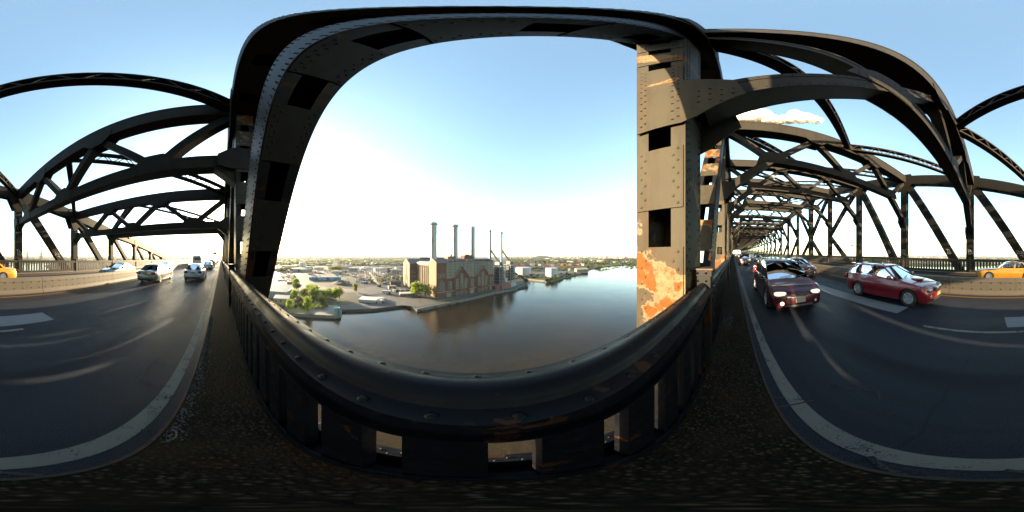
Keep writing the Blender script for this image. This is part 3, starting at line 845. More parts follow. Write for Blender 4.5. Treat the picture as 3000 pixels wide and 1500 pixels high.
wallrun('quay', [gp(a, b, ZL) for a, b in ((997,910),(994,924))], ZW-1, ZL+.4, 2.0, M_quay, None, 'short end wall of the dock beside the teal hut', 'quay wall')
M_lot = simple('worn_tarmac', (.075,.075,.08), (.05,.05,.054), .25, .85)
M_dirt = simple('pale_dirt', (.12,.112,.10), (.075,.073,.07), .12, .9)
M_grass = simple('dry_grass', (.20,.25,.04), (.32,.22,.06), .18, .95)
sheet('path', [gp(a, b, ZL) for a, b in ((1544,827),(1510,843),(1448,852),(1355,873),(1262,892),(1225,899),(1130,888),(1100,868),(1150,862),(1210,872),(1280,879),(1350,865),(1450,848),(1510,838))], ZL+.05, M_dirt)
sheet('path', [gp(a, b, ZL) for a, b in ((1190,893),(1100,902),(998,906),(998,895),(1060,888),(1125,890))], ZL+.04, simple('blue_grey_gravel', (.075,.085,.10), (.055,.062,.075), .5, .9))
sheet('path', [gp(a, b, ZL) for a, b in ((992,921),(990,895),(960,893),(920,903),(905,918))], ZL+.06, simple('dock_slab', (.30,.27,.23), (.19,.175,.155), .3, .9))
sheet('grass_bank', [gp(a, b, ZL) for a, b in ((905,918),(920,903),(960,893),(955,885),(930,868),(905,860),(862,856),(845,880),(842,913))], ZL+.07, M_grass)
sheet('road', [gp(a, b, ZL) for a, b in ((864,800),(880,800),(884,824),(905,834),(960,842),(1040,847),(1042,856),(980,858),(920,852),(885,842),(872,826))], ZL+.06, simple('pale_yard_road', (.16,.145,.12), (.11,.104,.095), .3, .9))  # curved yard road, paler than the tarmac lots
sheet('path', [gp(a, b, ZL) for a, b in ((1030,848),(1100,838),(1190,832),(1200,846),(1120,858),(1050,868))], ZL+.045, M_lot)
sheet('path', [gp(a, b, ZL) for a, b in ((1505,807),(1600,812),(1640,806),(1700,799),(1690,792),(1560,798))], ZL+.05, M_dirt)
wallrun('sea_wall', [gp(a, b, ZL) for a, b in ((1700,801),(1649,813),(1611,824),(1575,820),(1546,817))], ZW-1, ZL+.6, 2.2, M_quay, None, 'low sea wall around the point of the white tanks', 'sea wall')

# ------------------------------------------------------------------ power station
M_brick = N('brick'); q = M_brick
f = q.mix(q.step(q.noise(.12, 5, .6), .35, .65), (.215,.105,.068), (.155,.078,.055))
bt = q.n('ShaderNodeTexBrick'); bt.inputs['Scale'].default_value = 1.6; bt.inputs['Color1'].default_value = (1,1,1,1); bt.inputs['Color2'].default_value = (.8,.78,.76,1); bt.inputs['Mortar'].default_value = (1.15,1.1,1.05,1)
q.l(q.pos(), bt.inputs['Vector']); f = q.mix(1.0, f, bt.outputs[0], 'MULTIPLY')
f = q.mix(q.math('MULTIPLY', q.step(q.noise(.35, 5, .7, stretch=(1, 1, .2)), .58, .75), .5), f, (.045,.03,.028))
q.color(f); q.set(.85, 0, .2); M_brick = q.m
M_buff = simple('buff_brick', (.26,.165,.09), (.21,.13,.07), .2, .85)
M_clad = simple('ribbed_cladding', (.33,.285,.20), (.26,.225,.16), .25, .7, stretch=(1,1,.3))
M_girt = simple('grey_girt', (.12,.115,.105), rough=.7)
M_roofd = simple('dark_roof', (.055,.066,.078), (.045,.05,.058), .3, .7)
M_trim = simple('pale_stone_trim', (.36,.335,.285), (.27,.25,.21), .5, .8)
M_pane = simple('dusty_glass', (.065,.07,.065), (.11,.105,.085), .8, .25)
M_stack = N('stack_paint'); q = M_stack
f = q.mix(q.step(q.noise(.15, 5, .6), .4, .7), (.62,.65,.66), (.55,.58,.59))
f = q.mix(q.math('MULTIPLY', q.step(q.noise(.12, 5, .65, .2, stretch=(1, 1, .4)), .57, .64), .7), f, (.28,.16,.06))
q.color(f); q.set(.6, 0, .3); M_stack = q.m
AL = Vector((.764,.645,0)); PE = Vector((-.645,.764,0)); UPZ = Vector((0,0,1)); C0 = Vector((-37.7,149,ZL))
def pl(s, u, h): return C0 + AL*s + PE*u + UPZ*h
pp = thing('power_station', tuple(C0), 'huge brick power station with gables standing on the river quay', 'power station')
def pbox(name, s0, s1, u0, u1, h0, h1, m, parent=pp):
    mb = MB(); mb.obox(C0, AL, PE, UPZ, s0, s1, u0, u1, h0, h1); return mb.build(name, m, parent)
def pwin(s, u, h0, h1, wd, face, parent, nv=2, nh=4, m=M_pane, arched=False):
    # face 'r': river side (normal -PE), 'e': end side (normal -AL)
    a, n_ = (AL, -PE) if face == 'r' else (PE, -AL)
    o = pl(s, u, 0); mb = MB(); e = wd/2
    mb.obox(o, a, n_, UPZ, -e-.25, -e, -.05, .22, h0-.25, h1+.25); mb.obox(o, a, n_, UPZ, e, e+.25, -.05, .22, h0-.25, h1+.25)
    mb.obox(o, a, n_, UPZ, -e, e, -.05, .25, h1, h1+.25); mb.obox(o, a, n_, UPZ, -e, e, -.05, .30, h0-.25, h0)
    for i in range(1, nv): mb.obox(o, a, n_, UPZ, -e+wd*i/nv-.07, -e+wd*i/nv+.07, .0, .16, h0, h1)
    for i in range(1, nh): z = h0+(h1-h0)*i/nh; mb.obox(o, a, n_, UPZ, -e, e, .0, .14, z-.07, z+.07)
    f_ = mb.build('window', M_trim, parent)
    mb = MB(); mb.obox(o, a, n_, UPZ, -e, e, -.04, .08, h0, h1); mb.build('pane', m, f_)
# hall A (river side)
wa = pbox('wall', 0, 76, 0, 18.5, 0, 18.6, M_brick); wb_ = pbox('corner_tower', 0, 10.5, .02, 18.48, 18.6, 34.6, M_brick)
pbox('cladding', 10.5, 76, .35, 18.4, 18.6, 34.2, M_clad)
pbox('end_wall', -.35, 0, .3, 18.3, 0, 35.2, M_buff)
mb = MB(); mb.prism([pl(-.35, .3, 35.2), pl(-.35, 18.3, 35.2), pl(-.35, 9.2, 38.6)], AL*.8); mb.build('gable', M_buff, pp, fix=True)
mb = MB(); mb.prism([pl(.1, -.4, 34.9), pl(.1, 18.9, 34.9), pl(.1, 9.2, 37.9)], AL*76.2); mb.build('roof', M_roofd, pp, fix=True)
pbox('eaves_band', 0, 76.3, -.35, 0, 34.25, 34.9, M_trim)
for i in range(11):
    s0 = 13+i*5.8; pbox('roof_vent', s0, s0+2.9, .6, 3.2, 35.1, 36.6, M_brick)
for i in range(1, 13):          # cladding girts and posts
    s_ = 10.5+65.5*i/13; pbox('cladding_post', s_-.15, s_+.15, .1, .34, 18.7, 34.1, M_girt)
for i in range(6):
    h_ = 19.2+i*2.75; pbox('cladding_rail', 10.6, 75.9, .15, .33, h_-.16, h_+.16, M_girt)
for gs, hw in ((28.3, 9.2), (57.3, 9.4)):
    mb = MB(); mb.prism([pl(gs-hw, -.6, 0), pl(gs+hw, -.6, 0), pl(gs+hw, -.6, 20), pl(gs, -.6, 30.6), pl(gs-hw, -.6, 20)], PE*.9); gw = mb.build('gable_wall', M_brick, pp, fix=True)
    for sg in (-1, 1):
        mb = MB(); mb.beam(pl(gs+sg*(hw+.4), -.75, 19.8), pl(gs, -.75, 31.0), 1.2, .6, up=PE); mb.build('coping', M_trim, gw)
    pbox('string_course', gs-3.2, gs+3.2, -.78, -.6, 26.8, 27.3, M_trim, gw)
    pwin(gs, -.6, 7.5, 22.5, 2.6, 'r', gw, 2, 8); pwin(gs-5.3, -.6, 8, 17, 2.8, 'r', gw, 2, 6); pwin(gs+5.3, -.6, 8, 17, 2.8, 'r', gw, 2, 6)
    for j, s_ in enumerate((gs-5.3, gs, gs+5.3)): pwin(s_, -.6, 1.0, 3.6, 2.2, 'r', gw, 2, 2)
for s_ in (14.8, 42.5, 71.5): pwin(s_, 0, 8, 15.5, 2.9, 'r', wa, 2, 5)
for s_ in (3.0, 5.3, 7.6): pwin(s_, 0, 7.5, 16.5 if s_ == 5.3 else 14.5, 1.3, 'r', wa, 1, 5)
for s_ in (2.6, 5.3, 8.0): pwin(s_, .02, 20.5, 23.5, 1.4, 'r', wb_, 1, 2)
pbox('string_course', -.5, 76.2, -.25, 0, 5.4, 6.1, M_trim)
for s_, w_ in ((13.2, 5.0), (41.5, 5.4), (70.6, 2.4)): pbox('door', s_-w_/2, s_+w_/2, -.3, 0, .1, 4.4, M_clad)
pbox('lean_to', .0, 10.0, -1.2, 0, 0, 5.4, M_brick)
# hall B (middle), hall C (land side)
wbm = pbox('wall', 0, 76, 18.5, 57, 0, 33.4, M_buff); pbox('roof', 2, 74, 20, 56, 33.45, 34.4, simple('pale_roof', (.35,.33,.29), (.25,.24,.22), .1, .8))
for i in range(7):
    u_ = 21.5+i*5.4
    pbox('pilaster', -.9, 0, u_-.9, u_+.9, 0, 30.5, M_buff)
    if i < 6: pwin(-.0, u_+2.7, 6, 27, 1.9, 'e', wbm, 2, 9)
pbox('cornice', -.7, 0, 18.5, 57, 31.2, 33.6, M_trim)
wc = pbox('wall', -9.5, 76, 57, 89, 0, 31.5, M_brick); pbox('end_wall', -9.9, -9.5, 57, 89, 0, 31.5, M_buff)
mb = MB(); mb.prism([pl(-9.9, 57, 31.5), pl(-9.9, 89, 31.5), pl(-9.9, 73, 37.8)], AL*.8); mb.build('gable', M_buff, pp, fix=True)
mb = MB(); mb.prism([pl(-9.0, 56.6, 31.55), pl(-9.0, 89.4, 31.55), pl(-9.0, 73, 37.3)], AL*85); mb.build('roof', M_roofd, pp, fix=True)
pwin(-9.9, 73, 8, 30, 3.4, 'e', wc, 3, 10); pwin(-9.9, 66.5, 3, 16, 1.8, 'e', wc, 2, 6); pwin(-9.9, 79.5, 3, 16, 1.8, 'e', wc, 2, 6)
for h_ in (8, 14, 20):
    for s_ in (-7.3, -3.2): pwin(s_, 57, h_, h_+2.6, 2.2, 'r', wc, 2, 2)
# roof-top houses
pbox('roof_house', 24, 34, 20.5, 26, 33.5, 40.8, M_buff); pbox('roof_house', 47, 59, 21, 29, 33.5, 42.0, M_brick); pbox('roof_house', 60, 63, 24, 30, 33.5, 41.4, M_brick)
for s_, u_ in ((29, 22), (51, 22), (54, 22.5)):
    mb = MB(); mb.lathe([(0, 0), (1.0, 0), (1.0, 1.2), (1.6, 1.4), (1.2, 2.2), (0, 2.5)], tuple(pl(s_, u_, 40.7)), 12); mb.build('ventilator', M_roofd, pp, 40)
pbox('roof_gantry', 5, 40, 60, 61, 37.0, 39.0, M_roofd); 
# chimneys
def chimney(x, y, d, top, label, flare=True):
    t = thing('chimney', (x, y, ZL), label, 'chimney')
    r = d/2; h = top-ZL
    mb = MB(); mb.lathe([(r*1.06, 0), (r, h*.3), (r*.97, h)], (x, y, ZL), 28); mb.build('shaft', M_stack, t, 60)
    mb = MB(); mb.lathe([(r*.98, h-3.0), (r*1.35, h-2.2), (r*1.40, h-2.0), (r*1.40, h-1.7), (r*1.12, h-1.6), (r*1.12, h), (r*.9, h), (r*.85, h-3)] if flare else [(r*.98,h-.6),(r*1.04,h-.5),(r*1.04,h),(r*.88,h),(r*.85,h-2)], (x, y, ZL), 28); mb.build('rim', M_stack, t, 40)
    mb = MB(); 
    for i in range(int(h/6)):
        z = 36+i*6.2
        if z < h-4: mb.lathe([(r*.99, z), (r*1.02, z), (r*1.02, z+.25), (r*.99, z+.25)], (x, y, ZL), 28)
    if mb.v: tag(mb.build('bands', M_stack, t, 40), kind='stuff')
    mb = MB(); mb.box(x-.25, x+.25, y-r*1.08, y-r*.98, ZL+35, ZL+h-3); mb.build('ladder', M_steel, t)
for s_, u_, d_, tp, lb, fl in ((9.25, 27, 7.3, 37.8, 'thick white chimney with flared rim over the sunlit end gable', True), (37.6, 27, 6.8, 38.0, 'thick white chimney with flared rim beside the small roof house', True), (64, 27, 6.8, 38.4, 'thick white chimney with rust stains and no flared rim', False)):
    p_ = pl(s_, u_, 0); chimney(p_.x, p_.y, d_, tp, lb, fl)
chimney(17.8, 226, 3.9, 36.8, 'slim grey chimney with sloping duct beside the brick hall')
chimney(36.5, 243, 3.8, 36.8, 'slim grey chimney with sloping duct over the boiler frames')
# boiler frames
M_pale = simple('pale_green_steel', (.30,.34,.32), (.24,.27,.26), .5, .6)
M_dark = simple('dark_machinery', (.035,.042,.05), (.06,.065,.07), .4, .6)
for (cx, cy, ch, lb) in ((29.6, 219, (17.8,226), 'pale steel boiler frame next to the brick gabled hall'), (50, 247, (36.5,243), 'pale steel boiler frame next to the white storage tanks')):
    t = thing('boiler_frame', (cx, cy, ZL), lb, 'boiler frame'); o = Vector((cx, cy, ZL)); e = 6.4
    for i in range(3):
        for j in range(3):
            mb = MB(); mb.obox(o, AL, PE, UPZ, -e+i*e-.25, -e+i*e+.25, -e+j*e-.25, -e+j*e+.25, 0, 28); mb.build('column', M_pale, t)
    for l in range(1, 8):
        h = l*4.0
        mb = MB()
        for i in range(3):
            mb.obox(o, AL, PE, UPZ, -e, e, -e+i*e-.2, -e+i*e+.2, h-.25, h+.25); mb.obox(o, AL, PE, UPZ, -e+i*e-.2, -e+i*e+.2, -e, e, h-.22, h+.22)
        mb.build('platform', M_pale, t)
    mb = MB(); rr = random.Random(int(cx))
    for l in range(7):
        for sgn in (-1, 1):
            mb.beam(o+AL*(-e if sgn < 0 else 0)-PE*(e+.1)+UPZ*(l*4), o+AL*(0 if sgn < 0 else e)-PE*(e+.1)+UPZ*(l*4+4), .18, .18, up=PE)
    tag(mb.build('bracing', M_pale, t), kind='stuff')
    mb = MB(); mb.obox(o, AL, PE, UPZ, -4.6, 4.6, -4.4, 4.8, 3, 26); mb.build('boiler', M_dark, t)
    for i in range(3):
        mb = MB(); mb.obox(o, AL, PE, UPZ, -5+i*3.2, -3.4+i*3.2, -5.6, -4.4, 2+i*5, 14+i*5); mb.build('pipe_rack', M_dark, t)
    mb = MB(); mb.prism([o+AL*-4-PE*4+UPZ*28, o+AL*4-PE*4+UPZ*28, o+AL*2.5-PE*3+UPZ*33, o+AL*-2.5-PE*3+UPZ*33], PE*8); mb.build('hood', M_dark, t, fix=True)
    top = Vector((ch[0], ch[1], 2.)); mb = MB(); mb.beam(o+UPZ*32, top+Vector((0,0,8.)), 2.4, 2.4); mb.beam(top+Vector((0,0,8)), top+Vector((-.3,0,10.5)), 2.2, 2.2); mb.build('duct', simple('duct_metal', (.38,.37,.34), (.30,.27,.24), .4, .6), t)
    mb = MB(); mb.obox(o, AL, PE, UPZ, 3, 9, -8, -7.6, 8, 11); mb.build('panel', simple('white_panel', (.52,.53,.52), rough=.7), t)
# low sheds at the quay end
def at(px, py): return gp(px, py, ZL)
COLS = {}
def flat(c, rough=.7):
    k = tuple(round(v, 2) for v in c)
    if k not in COLS: COLS[k] = simple('paint_%d' % len(COLS), c, tuple(v*.82 for v in c), .3, rough)
    return COLS[k]
def shed(name, px, py, w_, d_, h_, rot, wallc, roofc, label, cat, group=None, roof='flat', win=0, door=True, r=None, wincol=None):
    x, y = at(px, py) if r is None else gr(px, r)
    t = thing(name, (x, y, ZL), label, cat, group, rz_=R(rot))
    mb = MB(); mb.box(-w_/2, w_/2, -d_/2, d_/2, 0, h_); wl_ = mb.build('wall', flat(wallc), t)
    mb = MB()
    if roof == 'gable': mb.prism([(-w_/2-.4, -d_/2-.5, h_), (-w_/2-.4, d_/2+.5, h_), (-w_/2-.4, 0, h_+d_*.22)], (w_+.8, 0, 0))
    elif roof == 'slant': mb.quadbox([(-w_/2-.4,-d_/2-.5,h_),(w_/2+.4,-d_/2-.5,h_),(w_/2+.4,d_/2+.5,h_+d_*.18),(-w_/2-.4,d_/2+.5,h_+d_*.18),(-w_/2-.4,-d_/2-.5,h_+.3),(w_/2+.4,-d_/2-.5,h_+.3),(w_/2+.4,d_/2+.5,h_+d_*.18+.3),(-w_/2-.4,d_/2+.5,h_+d_*.18+.3)])
    else: mb.box(-w_/2-.25, w_/2+.25, -d_/2-.25, d_/2+.25, h_+.002, h_+.45)
    mb.build('roof', flat(roofc), t, fix=(roof == 'gable'))
    for i in range(win):
        xx = -w_/2 + w_*(i+.5)/win; ww = min(1.6, w_/win*.3)
        mb = MB(); mb.box(xx-ww/2-.15, xx+ww/2+.15, -d_/2-.12, -d_/2, h_*.45-.15, h_*.78+.15); f_ = mb.build('window', M_trim, t)
        mb = MB(); mb.box(xx-ww/2, xx+ww/2, -d_/2-.16, -d_/2-.1, h_*.45, h_*.78); mb.build('pane', M_pane, f_)
    if door:
        dw = min(3.2, w_*.25); mb = MB(); mb.box(w_*.22, w_*.22+dw, -d_/2-.08, -d_/2, 0, min(3.4, h_*.8)); mb.build('door', M_roofd, t)
    return t
def face(px): return -(px-1398)*.12
def frot(px): return R(face(px))
# ------------------------------------------------------------------ yard buildings and gear
t = shed('dock_house', 826, 889, 12.5, 7, 5.2, face(826)-12, (.42,.30,.14), (.50,.48,.44), 'tan dock house with three white windows on piles', 'house', roof='slant', win=3, door=False)
for i in range(5):
    mb = MB(); mb.cyl((-5.5+i*2.7, -3.6, -3), (-5.5+i*2.7, -3.6, 0), .35, 8); mb.build('pile', M_concrete, t)
shed('warehouse', 812, 866, 26, 20, 6.5, face(812)-20, (.30,.29,.27), (.62,.57,.50), 'low warehouse with broad white roof behind the tan dock house', 'warehouse', roof='slant')
shed('shed', 822, 842, 16, 10, 5, face(822), (.34,.33,.31), (.36,.42,.44), 'grey shed with blue grey roof behind the white warehouse', 'shed')
shed('long_building', 988, 801, 22, 10, 5.5, face(988), (.50,.50,.50), (.46,.46,.46), 'white flat building under the red and white mast', 'building', win=6)
shed('teal_hut', 987, 916, 3.6, 3, 3.6, face(987), (.06,.36,.38), (.09,.42,.44), 'small teal hut on the corner of the concrete dock', 'hut')
shed('brown_shed', 1158, 836, 14, 7, 5, face(1158)+8, (.16,.06,.03), (.09,.06,.05), 'rust brown shed near the tall buff gable', 'shed', roof='gable')
shed('white_hut', 1148, 846, 9, 5, 3.6, face(1148)+15, (.45,.42,.38), (.32,.30,.28), 'small cream block hut in front of the brown shed', 'hut', win=2)
shed('trailer', 1133, 861, 8.8, 3.0, 3.2, face(1133)-8, (.55,.55,.54), (.58,.58,.57), 'white box trailer parked beside the pale yard road', 'trailer')
t = shed('canopy_building', 1088, 882, 20, 12, 2.2, face(1088)-12, (.42,.37,.30), (.70,.69,.66), 'low building with a big white flat roof near the quay', 'building', door=False)
t = shed('canopy_building', 1188, 865, 12, 8, 2.4, face(1188)+10, (.16,.12,.10), (.68,.66,.62), 'open shelter with white roof below the big green trees', 'shelter', door=False)
for i, (px, py, c) in enumerate(((1176, 867.5, (.45,.10,.05)), (1184, 869, (.40,.08,.05)), (1192, 868, (.5,.16,.06)))):
    shed('crate', px, py, 2.2, 1.8, 1.4, face(px), c, c, 'red crate under the white shelter roof', 'crate', 'red crates', door=False)
for i in range(9):
    px = 1150+i*5.5; py = 852+2*(i % 3); c = [(.2,.2,.2), (.4,.38,.34), (.12,.14,.16)][i % 3]
    shed('equipment_box', px, py, 3.4, 2.4, 1.6+.6*(i % 3), face(px)+20*i, c, c, 'grey equipment box in the yard between the trailer and the trees', 'box', 'yard equipment boxes', door=False)
# containers: sky blue row
for i in range(11):
    px = 911+i*8.2; c = (.16,.42,.60) if i % 4 != 2 else (.05,.14,.38)
    if i > 8: c = (.10,.40,.58)
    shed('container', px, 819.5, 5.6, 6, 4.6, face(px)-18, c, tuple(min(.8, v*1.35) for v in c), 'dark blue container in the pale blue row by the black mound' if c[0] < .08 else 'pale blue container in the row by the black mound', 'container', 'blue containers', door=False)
# black mound
mb = MB(); rr = random.Random(3); rows = []
cx, cy = at(1000, 832)
for i in range(9):
    rw = []
    for j in range(25):
        a = 2*pi*j/24; r_ = i/8; z = 4.6*(1-r_**1.3)*(1+.12*sin(5*a)+.08*sin(3*a+i))
        rw.append((cx+19*r_*cos(a)*(1+.1*sin(3*a)), cy+12*r_*sin(a), ZL+z-.05))
    rows.append(rw)
mb.grid(rows); tag(mb.build('coal_mound', simple('black_soil', (.035,.030,.028), (.055,.048,.043), .5, .95, bump=.5, bscale=1), smooth=60), 'black earth mound beside the blue containers', 'mound')
# red hopper
x, y = at(1054, 823); t = thing('red_hopper', (x, y, ZL), 'bright red hopper machine with wide top in the yard', 'hopper', rz_=frot(1054)); M_redp = flat((.55,.07,.025))
mb = MB(); mb.box(-2.4, 2.4, -2, 2, 0, 2.6); mb.build('base', M_redp, t)
mb = MB(); mb.box(-.8, .8, -.8, .8, 2.6, 5.4); mb.build('neck', flat((.3,.3,.3)), t)
mb = MB(); mb.prism([(-4.4,-2,6.6),(4.4,-2,6.6),(2.0,-2,5.2),(-2.0,-2,5.2)], (0,4,0)); mb.build('tray', flat((.62,.13,.04)), t, fix=True)
# crane with long cream boom, crane truck
def lattice_boom(mb, p, q, w_, n):
    p = Vector(p); q = Vector(q); a = (q-p).normalized(); b = a.cross(UPZ).normalized(); c = a.cross(b); L = (q-p).length
    cs = [(-1,-1),(1,-1),(1,1),(-1,1)]
    for u, v in cs: mb.beam(p+b*u*w_/2+c*v*w_/2, q+b*u*w_/4+c*v*w_/4, .22, .22)
    for i in range(n):
        s0 = L*i/n; s1 = L*(i+1)/n; f0 = .5-.25*i/n; f1 = .5-.25*(i+1)/n
        for j in range(4):
            u0, v0 = cs[j]; u1, v1 = cs[(j+1) % 4]
            mb.beam(p+a*s0+b*u0*w_*f0+c*v0*w_*f0, p+a*s1+b*u1*w_*f1+c*v1*w_*f1, .12, .12)
x, y = at(1110, 840); t = thing('yard_crane', (x, y, ZL), 'cream crane with its long boom lowered across the yard', 'crane')
M_cream = flat((.48,.42,.27)); mb = MB(); mb.box(x-2, x+2, y-2, y+2, ZL, ZL+1.2); mb.build('tracks', M_plastic, t)
mb = MB(); mb.box(x-1.8, x+1.8, y-1.8, y+1.8, ZL+1.2, ZL+3.6); mb.build('cab', M_cream, t)
x2, y2 = gr(1084, 255); mb = MB(); lattice_boom(mb, (x, y, ZL+3), (x2, y2, ZL+15), 2.2, 12); mb.build('boom', M_cream, t)
x, y = at(1022, 829); t = thing('excavator', (x, y, ZL), 'small cream excavator at the foot of the black mound', 'excavator')
mb = MB(); mb.box(x-1.6, x+1.6, y-1.2, y+1.2, ZL, ZL+.9); mb.build('tracks', M_plastic, t); mb = MB(); mb.box(x-1.4, x+1.2, y-1.1, y+1.1, ZL+.9, ZL+2.6); mb.build('cab', M_cream, t)
mb = MB(); mb.beam((x, y, ZL+2), (x-2.5, y, ZL+6.5), .4, .5); mb.beam((x-2.5, y, ZL+6.5), (x-4.6, y, ZL+3.5), .35, .4); mb.build('boom', M_cream, t)
x, y = at(1111, 887); t = thing('crane_truck', (x, y, ZL), 'white mobile crane truck with black wheels by the low white roof', 'crane truck', rz_=frot(1111)+R(14)); M_wh = flat((.62,.62,.60))
mb = MB(); mb.box(-4.2, 4.2, -1.2, 1.2, 1.0, 1.9); mb.build('chassis', M_wh, t); mb = MB(); mb.box(2.0, 4.0, -1.2, 1.2, 1.9, 3.2); mb.build('cab', M_wh, t)
mb = MB(); mb.box(-2.6, -.2, -1.1, 1.1, 1.9, 3.4); mb.build('turret', M_wh, t); mb = MB(); mb.beam((-1.5, 0, 3.5), (5.4, 0, 4.1), .8, .7); mb.build('boom', M_wh, t)
for xx in (-2.8, 2.6):
    for yy in (-1.25, 1.25):
        mb = MB(); mb.cyl((xx, yy-.25, .85), (xx, yy+.25, .85), .85, 14); mb.build('wheel', M_tyre, t)
# storage tanks
def tank(px, r, d, h, dome, label):
    x, y = gr(px, r); t = thing('storage_tank', (x, y, ZL), label, 'tank'); M_t = simple('tank_white', (.66,.66,.64), (.56,.56,.55), .15, .6)
    mb = MB(); mb.lathe([(d/2, 0), (d/2, h)], (x, y, ZL), 40); mb.build('shell', M_t, t, 30)
    mb = MB(); mb.lathe([(d/2+.15, h-.1), (d/2+.15, h+.15)] + [(d/2*cos(a), h+.15+dome*sin(a)) for a in [pi/2*i/6 for i in range(1, 7)]], (x, y, ZL), 40); mb.build('roof', M_t, t, 40)
    mb = MB(); mb.box(-.4, .4, -.3, .3, 0, h+1); o = mb.build('stair', M_steel); o.parent = t; o.rotation_euler = (0, 0, frot(px)); o.location = (-d/2*sin(R((px-1398)*.12))*1.01, -d/2*cos(R((px-1398)*.12))*1.01, 0)
tank(886.5, 502, 22, 18, 4, 'white domed storage tank in the yards beyond the curved road')
tank(1533.5, 350, 33, 16, 1.2, 'broad white storage tank next to the boiler frames')
tank(1616.5, 328, 25, 16.5, 1.0, 'tall white storage tank near the point of the sea wall')
t = shed('pier_shed', 1703, 796, 32, 16, 6.5, face(1703)+25, (.36,.30,.22), (.55,.46,.31), 'long tan shed with pale roof on the river point', 'shed', roof='gable', win=4)
shed('white_hut', 1668, 793, 7, 5, 5, face(1668), (.6,.58,.54), (.6,.58,.54), 'little white hut between the tanks and the tan river shed', 'hut', win=1)
shed('blue_hut', 1643, 803, 5, 4, 3.2, face(1643), (.40,.22,.12), (.10,.40,.75), 'little hut with bright blue roof beside the tall tank', 'hut')
shed('red_hut', 1703, 789, 6, 4, 3, face(1703), (.45,.12,.07), (.5,.16,.1), 'small red hut behind the tan river shed', 'hut')
for px, py, wd, c, lb in ((1458, 847, 9, (.32,.09,.07), 'short red container under the boiler frames'), (1481, 843.5, 18, (.34,.10,.08), 'long red container on the quay under the boiler frames'), (1500, 839, 14, (.45,.50,.52), 'pale quay shed beyond the red containers')):
    shed('quay_container', px, py, wd, 4, 4.2, 40, c, c, lb, 'container', door=False)
rr = random.Random(21)
CC = [((.50,.12,.06),'red'), ((.10,.16,.42),'blue'), ((.58,.24,.06),'orange'), ((.06,.09,.22),'navy'), ((.60,.60,.58),'white'), ((.42,.10,.07),'dark red')]
for i in range(44):
    px = 1506+i*4.7+rr.uniform(-1, 1); c, nm = rr.choice(CC); r_ = 690+rr.uniform(-12, 12)
    shed('container_stack', px, 0, 12, 5, rr.choice([5.2, 7.8, 7.8]), face(px)+rr.uniform(-6, 6), c, c, nm+' container stack in the rail yard behind the white tanks', 'container', nm+' rail yard containers', door=False, r=r_)
for i in range(30):
    px = 1500+i*8; c, nm = rr.choice([((.62,.62,.60),'white'), ((.5,.14,.09),'red')]); r_ = 860+rr.uniform(-25, 25)
    shed('rail_wagon', px, 0, 18, 4, 4.5, face(px), c, c, nm+' rail wagon in the far train beyond the container stacks', 'wagon', nm+' far wagons', door=False, r=r_)
# revetment bushes are further down; lattice towers
M_pylon = simple('pylon_steel', (.40,.34,.31), (.34,.29,.27), .5, .6)
def pylon(px, r, h, label, group=None, m=None, bands=False, arms=3):
    x, y = gr(px, r); t = thing('pylon', (x, y, ZL), label, 'pylon', group, rz_=frot(px)); b = h*.085; m = m or M_pylon
    cs = [(-1,-1),(1,-1),(1,1),(-1,1)]; th = max(.4, h*.009)
    for u, v in cs:
        mb = MB(); mb.beam((u*b, v*b, 0), (u*b*.14, v*b*.14, h), th, th); mb.build('leg', m, t)
    mb = MB(); n = 11
    for i in range(n):
        z0 = h*i/n; z1 = h*(i+1)/n; f0 = b*(1-.86*i/n); f1 = b*(1-.86*(i+1)/n)
        for j in range(4):
            u0, v0 = cs[j]; u1, v1 = cs[(j+1) % 4]
            mb.beam((u0*f0, v0*f0, z0), (u1*f1, v1*f1, z1), th*.6, th*.6); mb.beam((u1*f0, v1*f0, z0), (u0*f1, v0*f1, z1), th*.6, th*.6)
    tag(mb.build('lattice', m, t), kind='stuff')
    for i in range(arms):
        z = h*(.72+.1*i); mb = MB(); aw = h*(.13-.02*i)
        mb.beam((-aw, 0, z), (aw, 0, z), th, th); mb.beam((-aw, 0, z), (0, 0, z+h*.035), th*.6, th*.6); mb.beam((aw, 0, z), (0, 0, z+h*.035), th*.6, th*.6); mb.build('cross_arm', m, t)
    return t
pylon(1562, 520, 66, 'tall lattice pylon behind the white storage tank nearest the boilers')
pylon(1621, 600, 58, 'lattice pylon right behind the tall tank by the sea wall')
pylon(1765, 880, 66, 'lattice pylon on the far river bank by the dark trestle')
pylon(1755, 1150, 60, 'far faint lattice pylon behind the river bank trestle', 'far pylons'); pylon(1824, 1300, 60, 'far faint lattice pylon behind the river bank trestle', 'far pylons')
for px, r_, h_ in ((858, 900, 46), (925, 820, 56), (892, 1100, 50), (1033, 1000, 50), (1057, 950, 52), (1082, 1100, 48), (940, 1200, 50)):
    pylon(px, r_, h_, 'faint lattice pylon among the far yards', 'yard pylons')
t = pylon(994, 475, 62, 'red and white lattice mast above the white flat building', m=flat((.55,.07,.04)), arms=0)
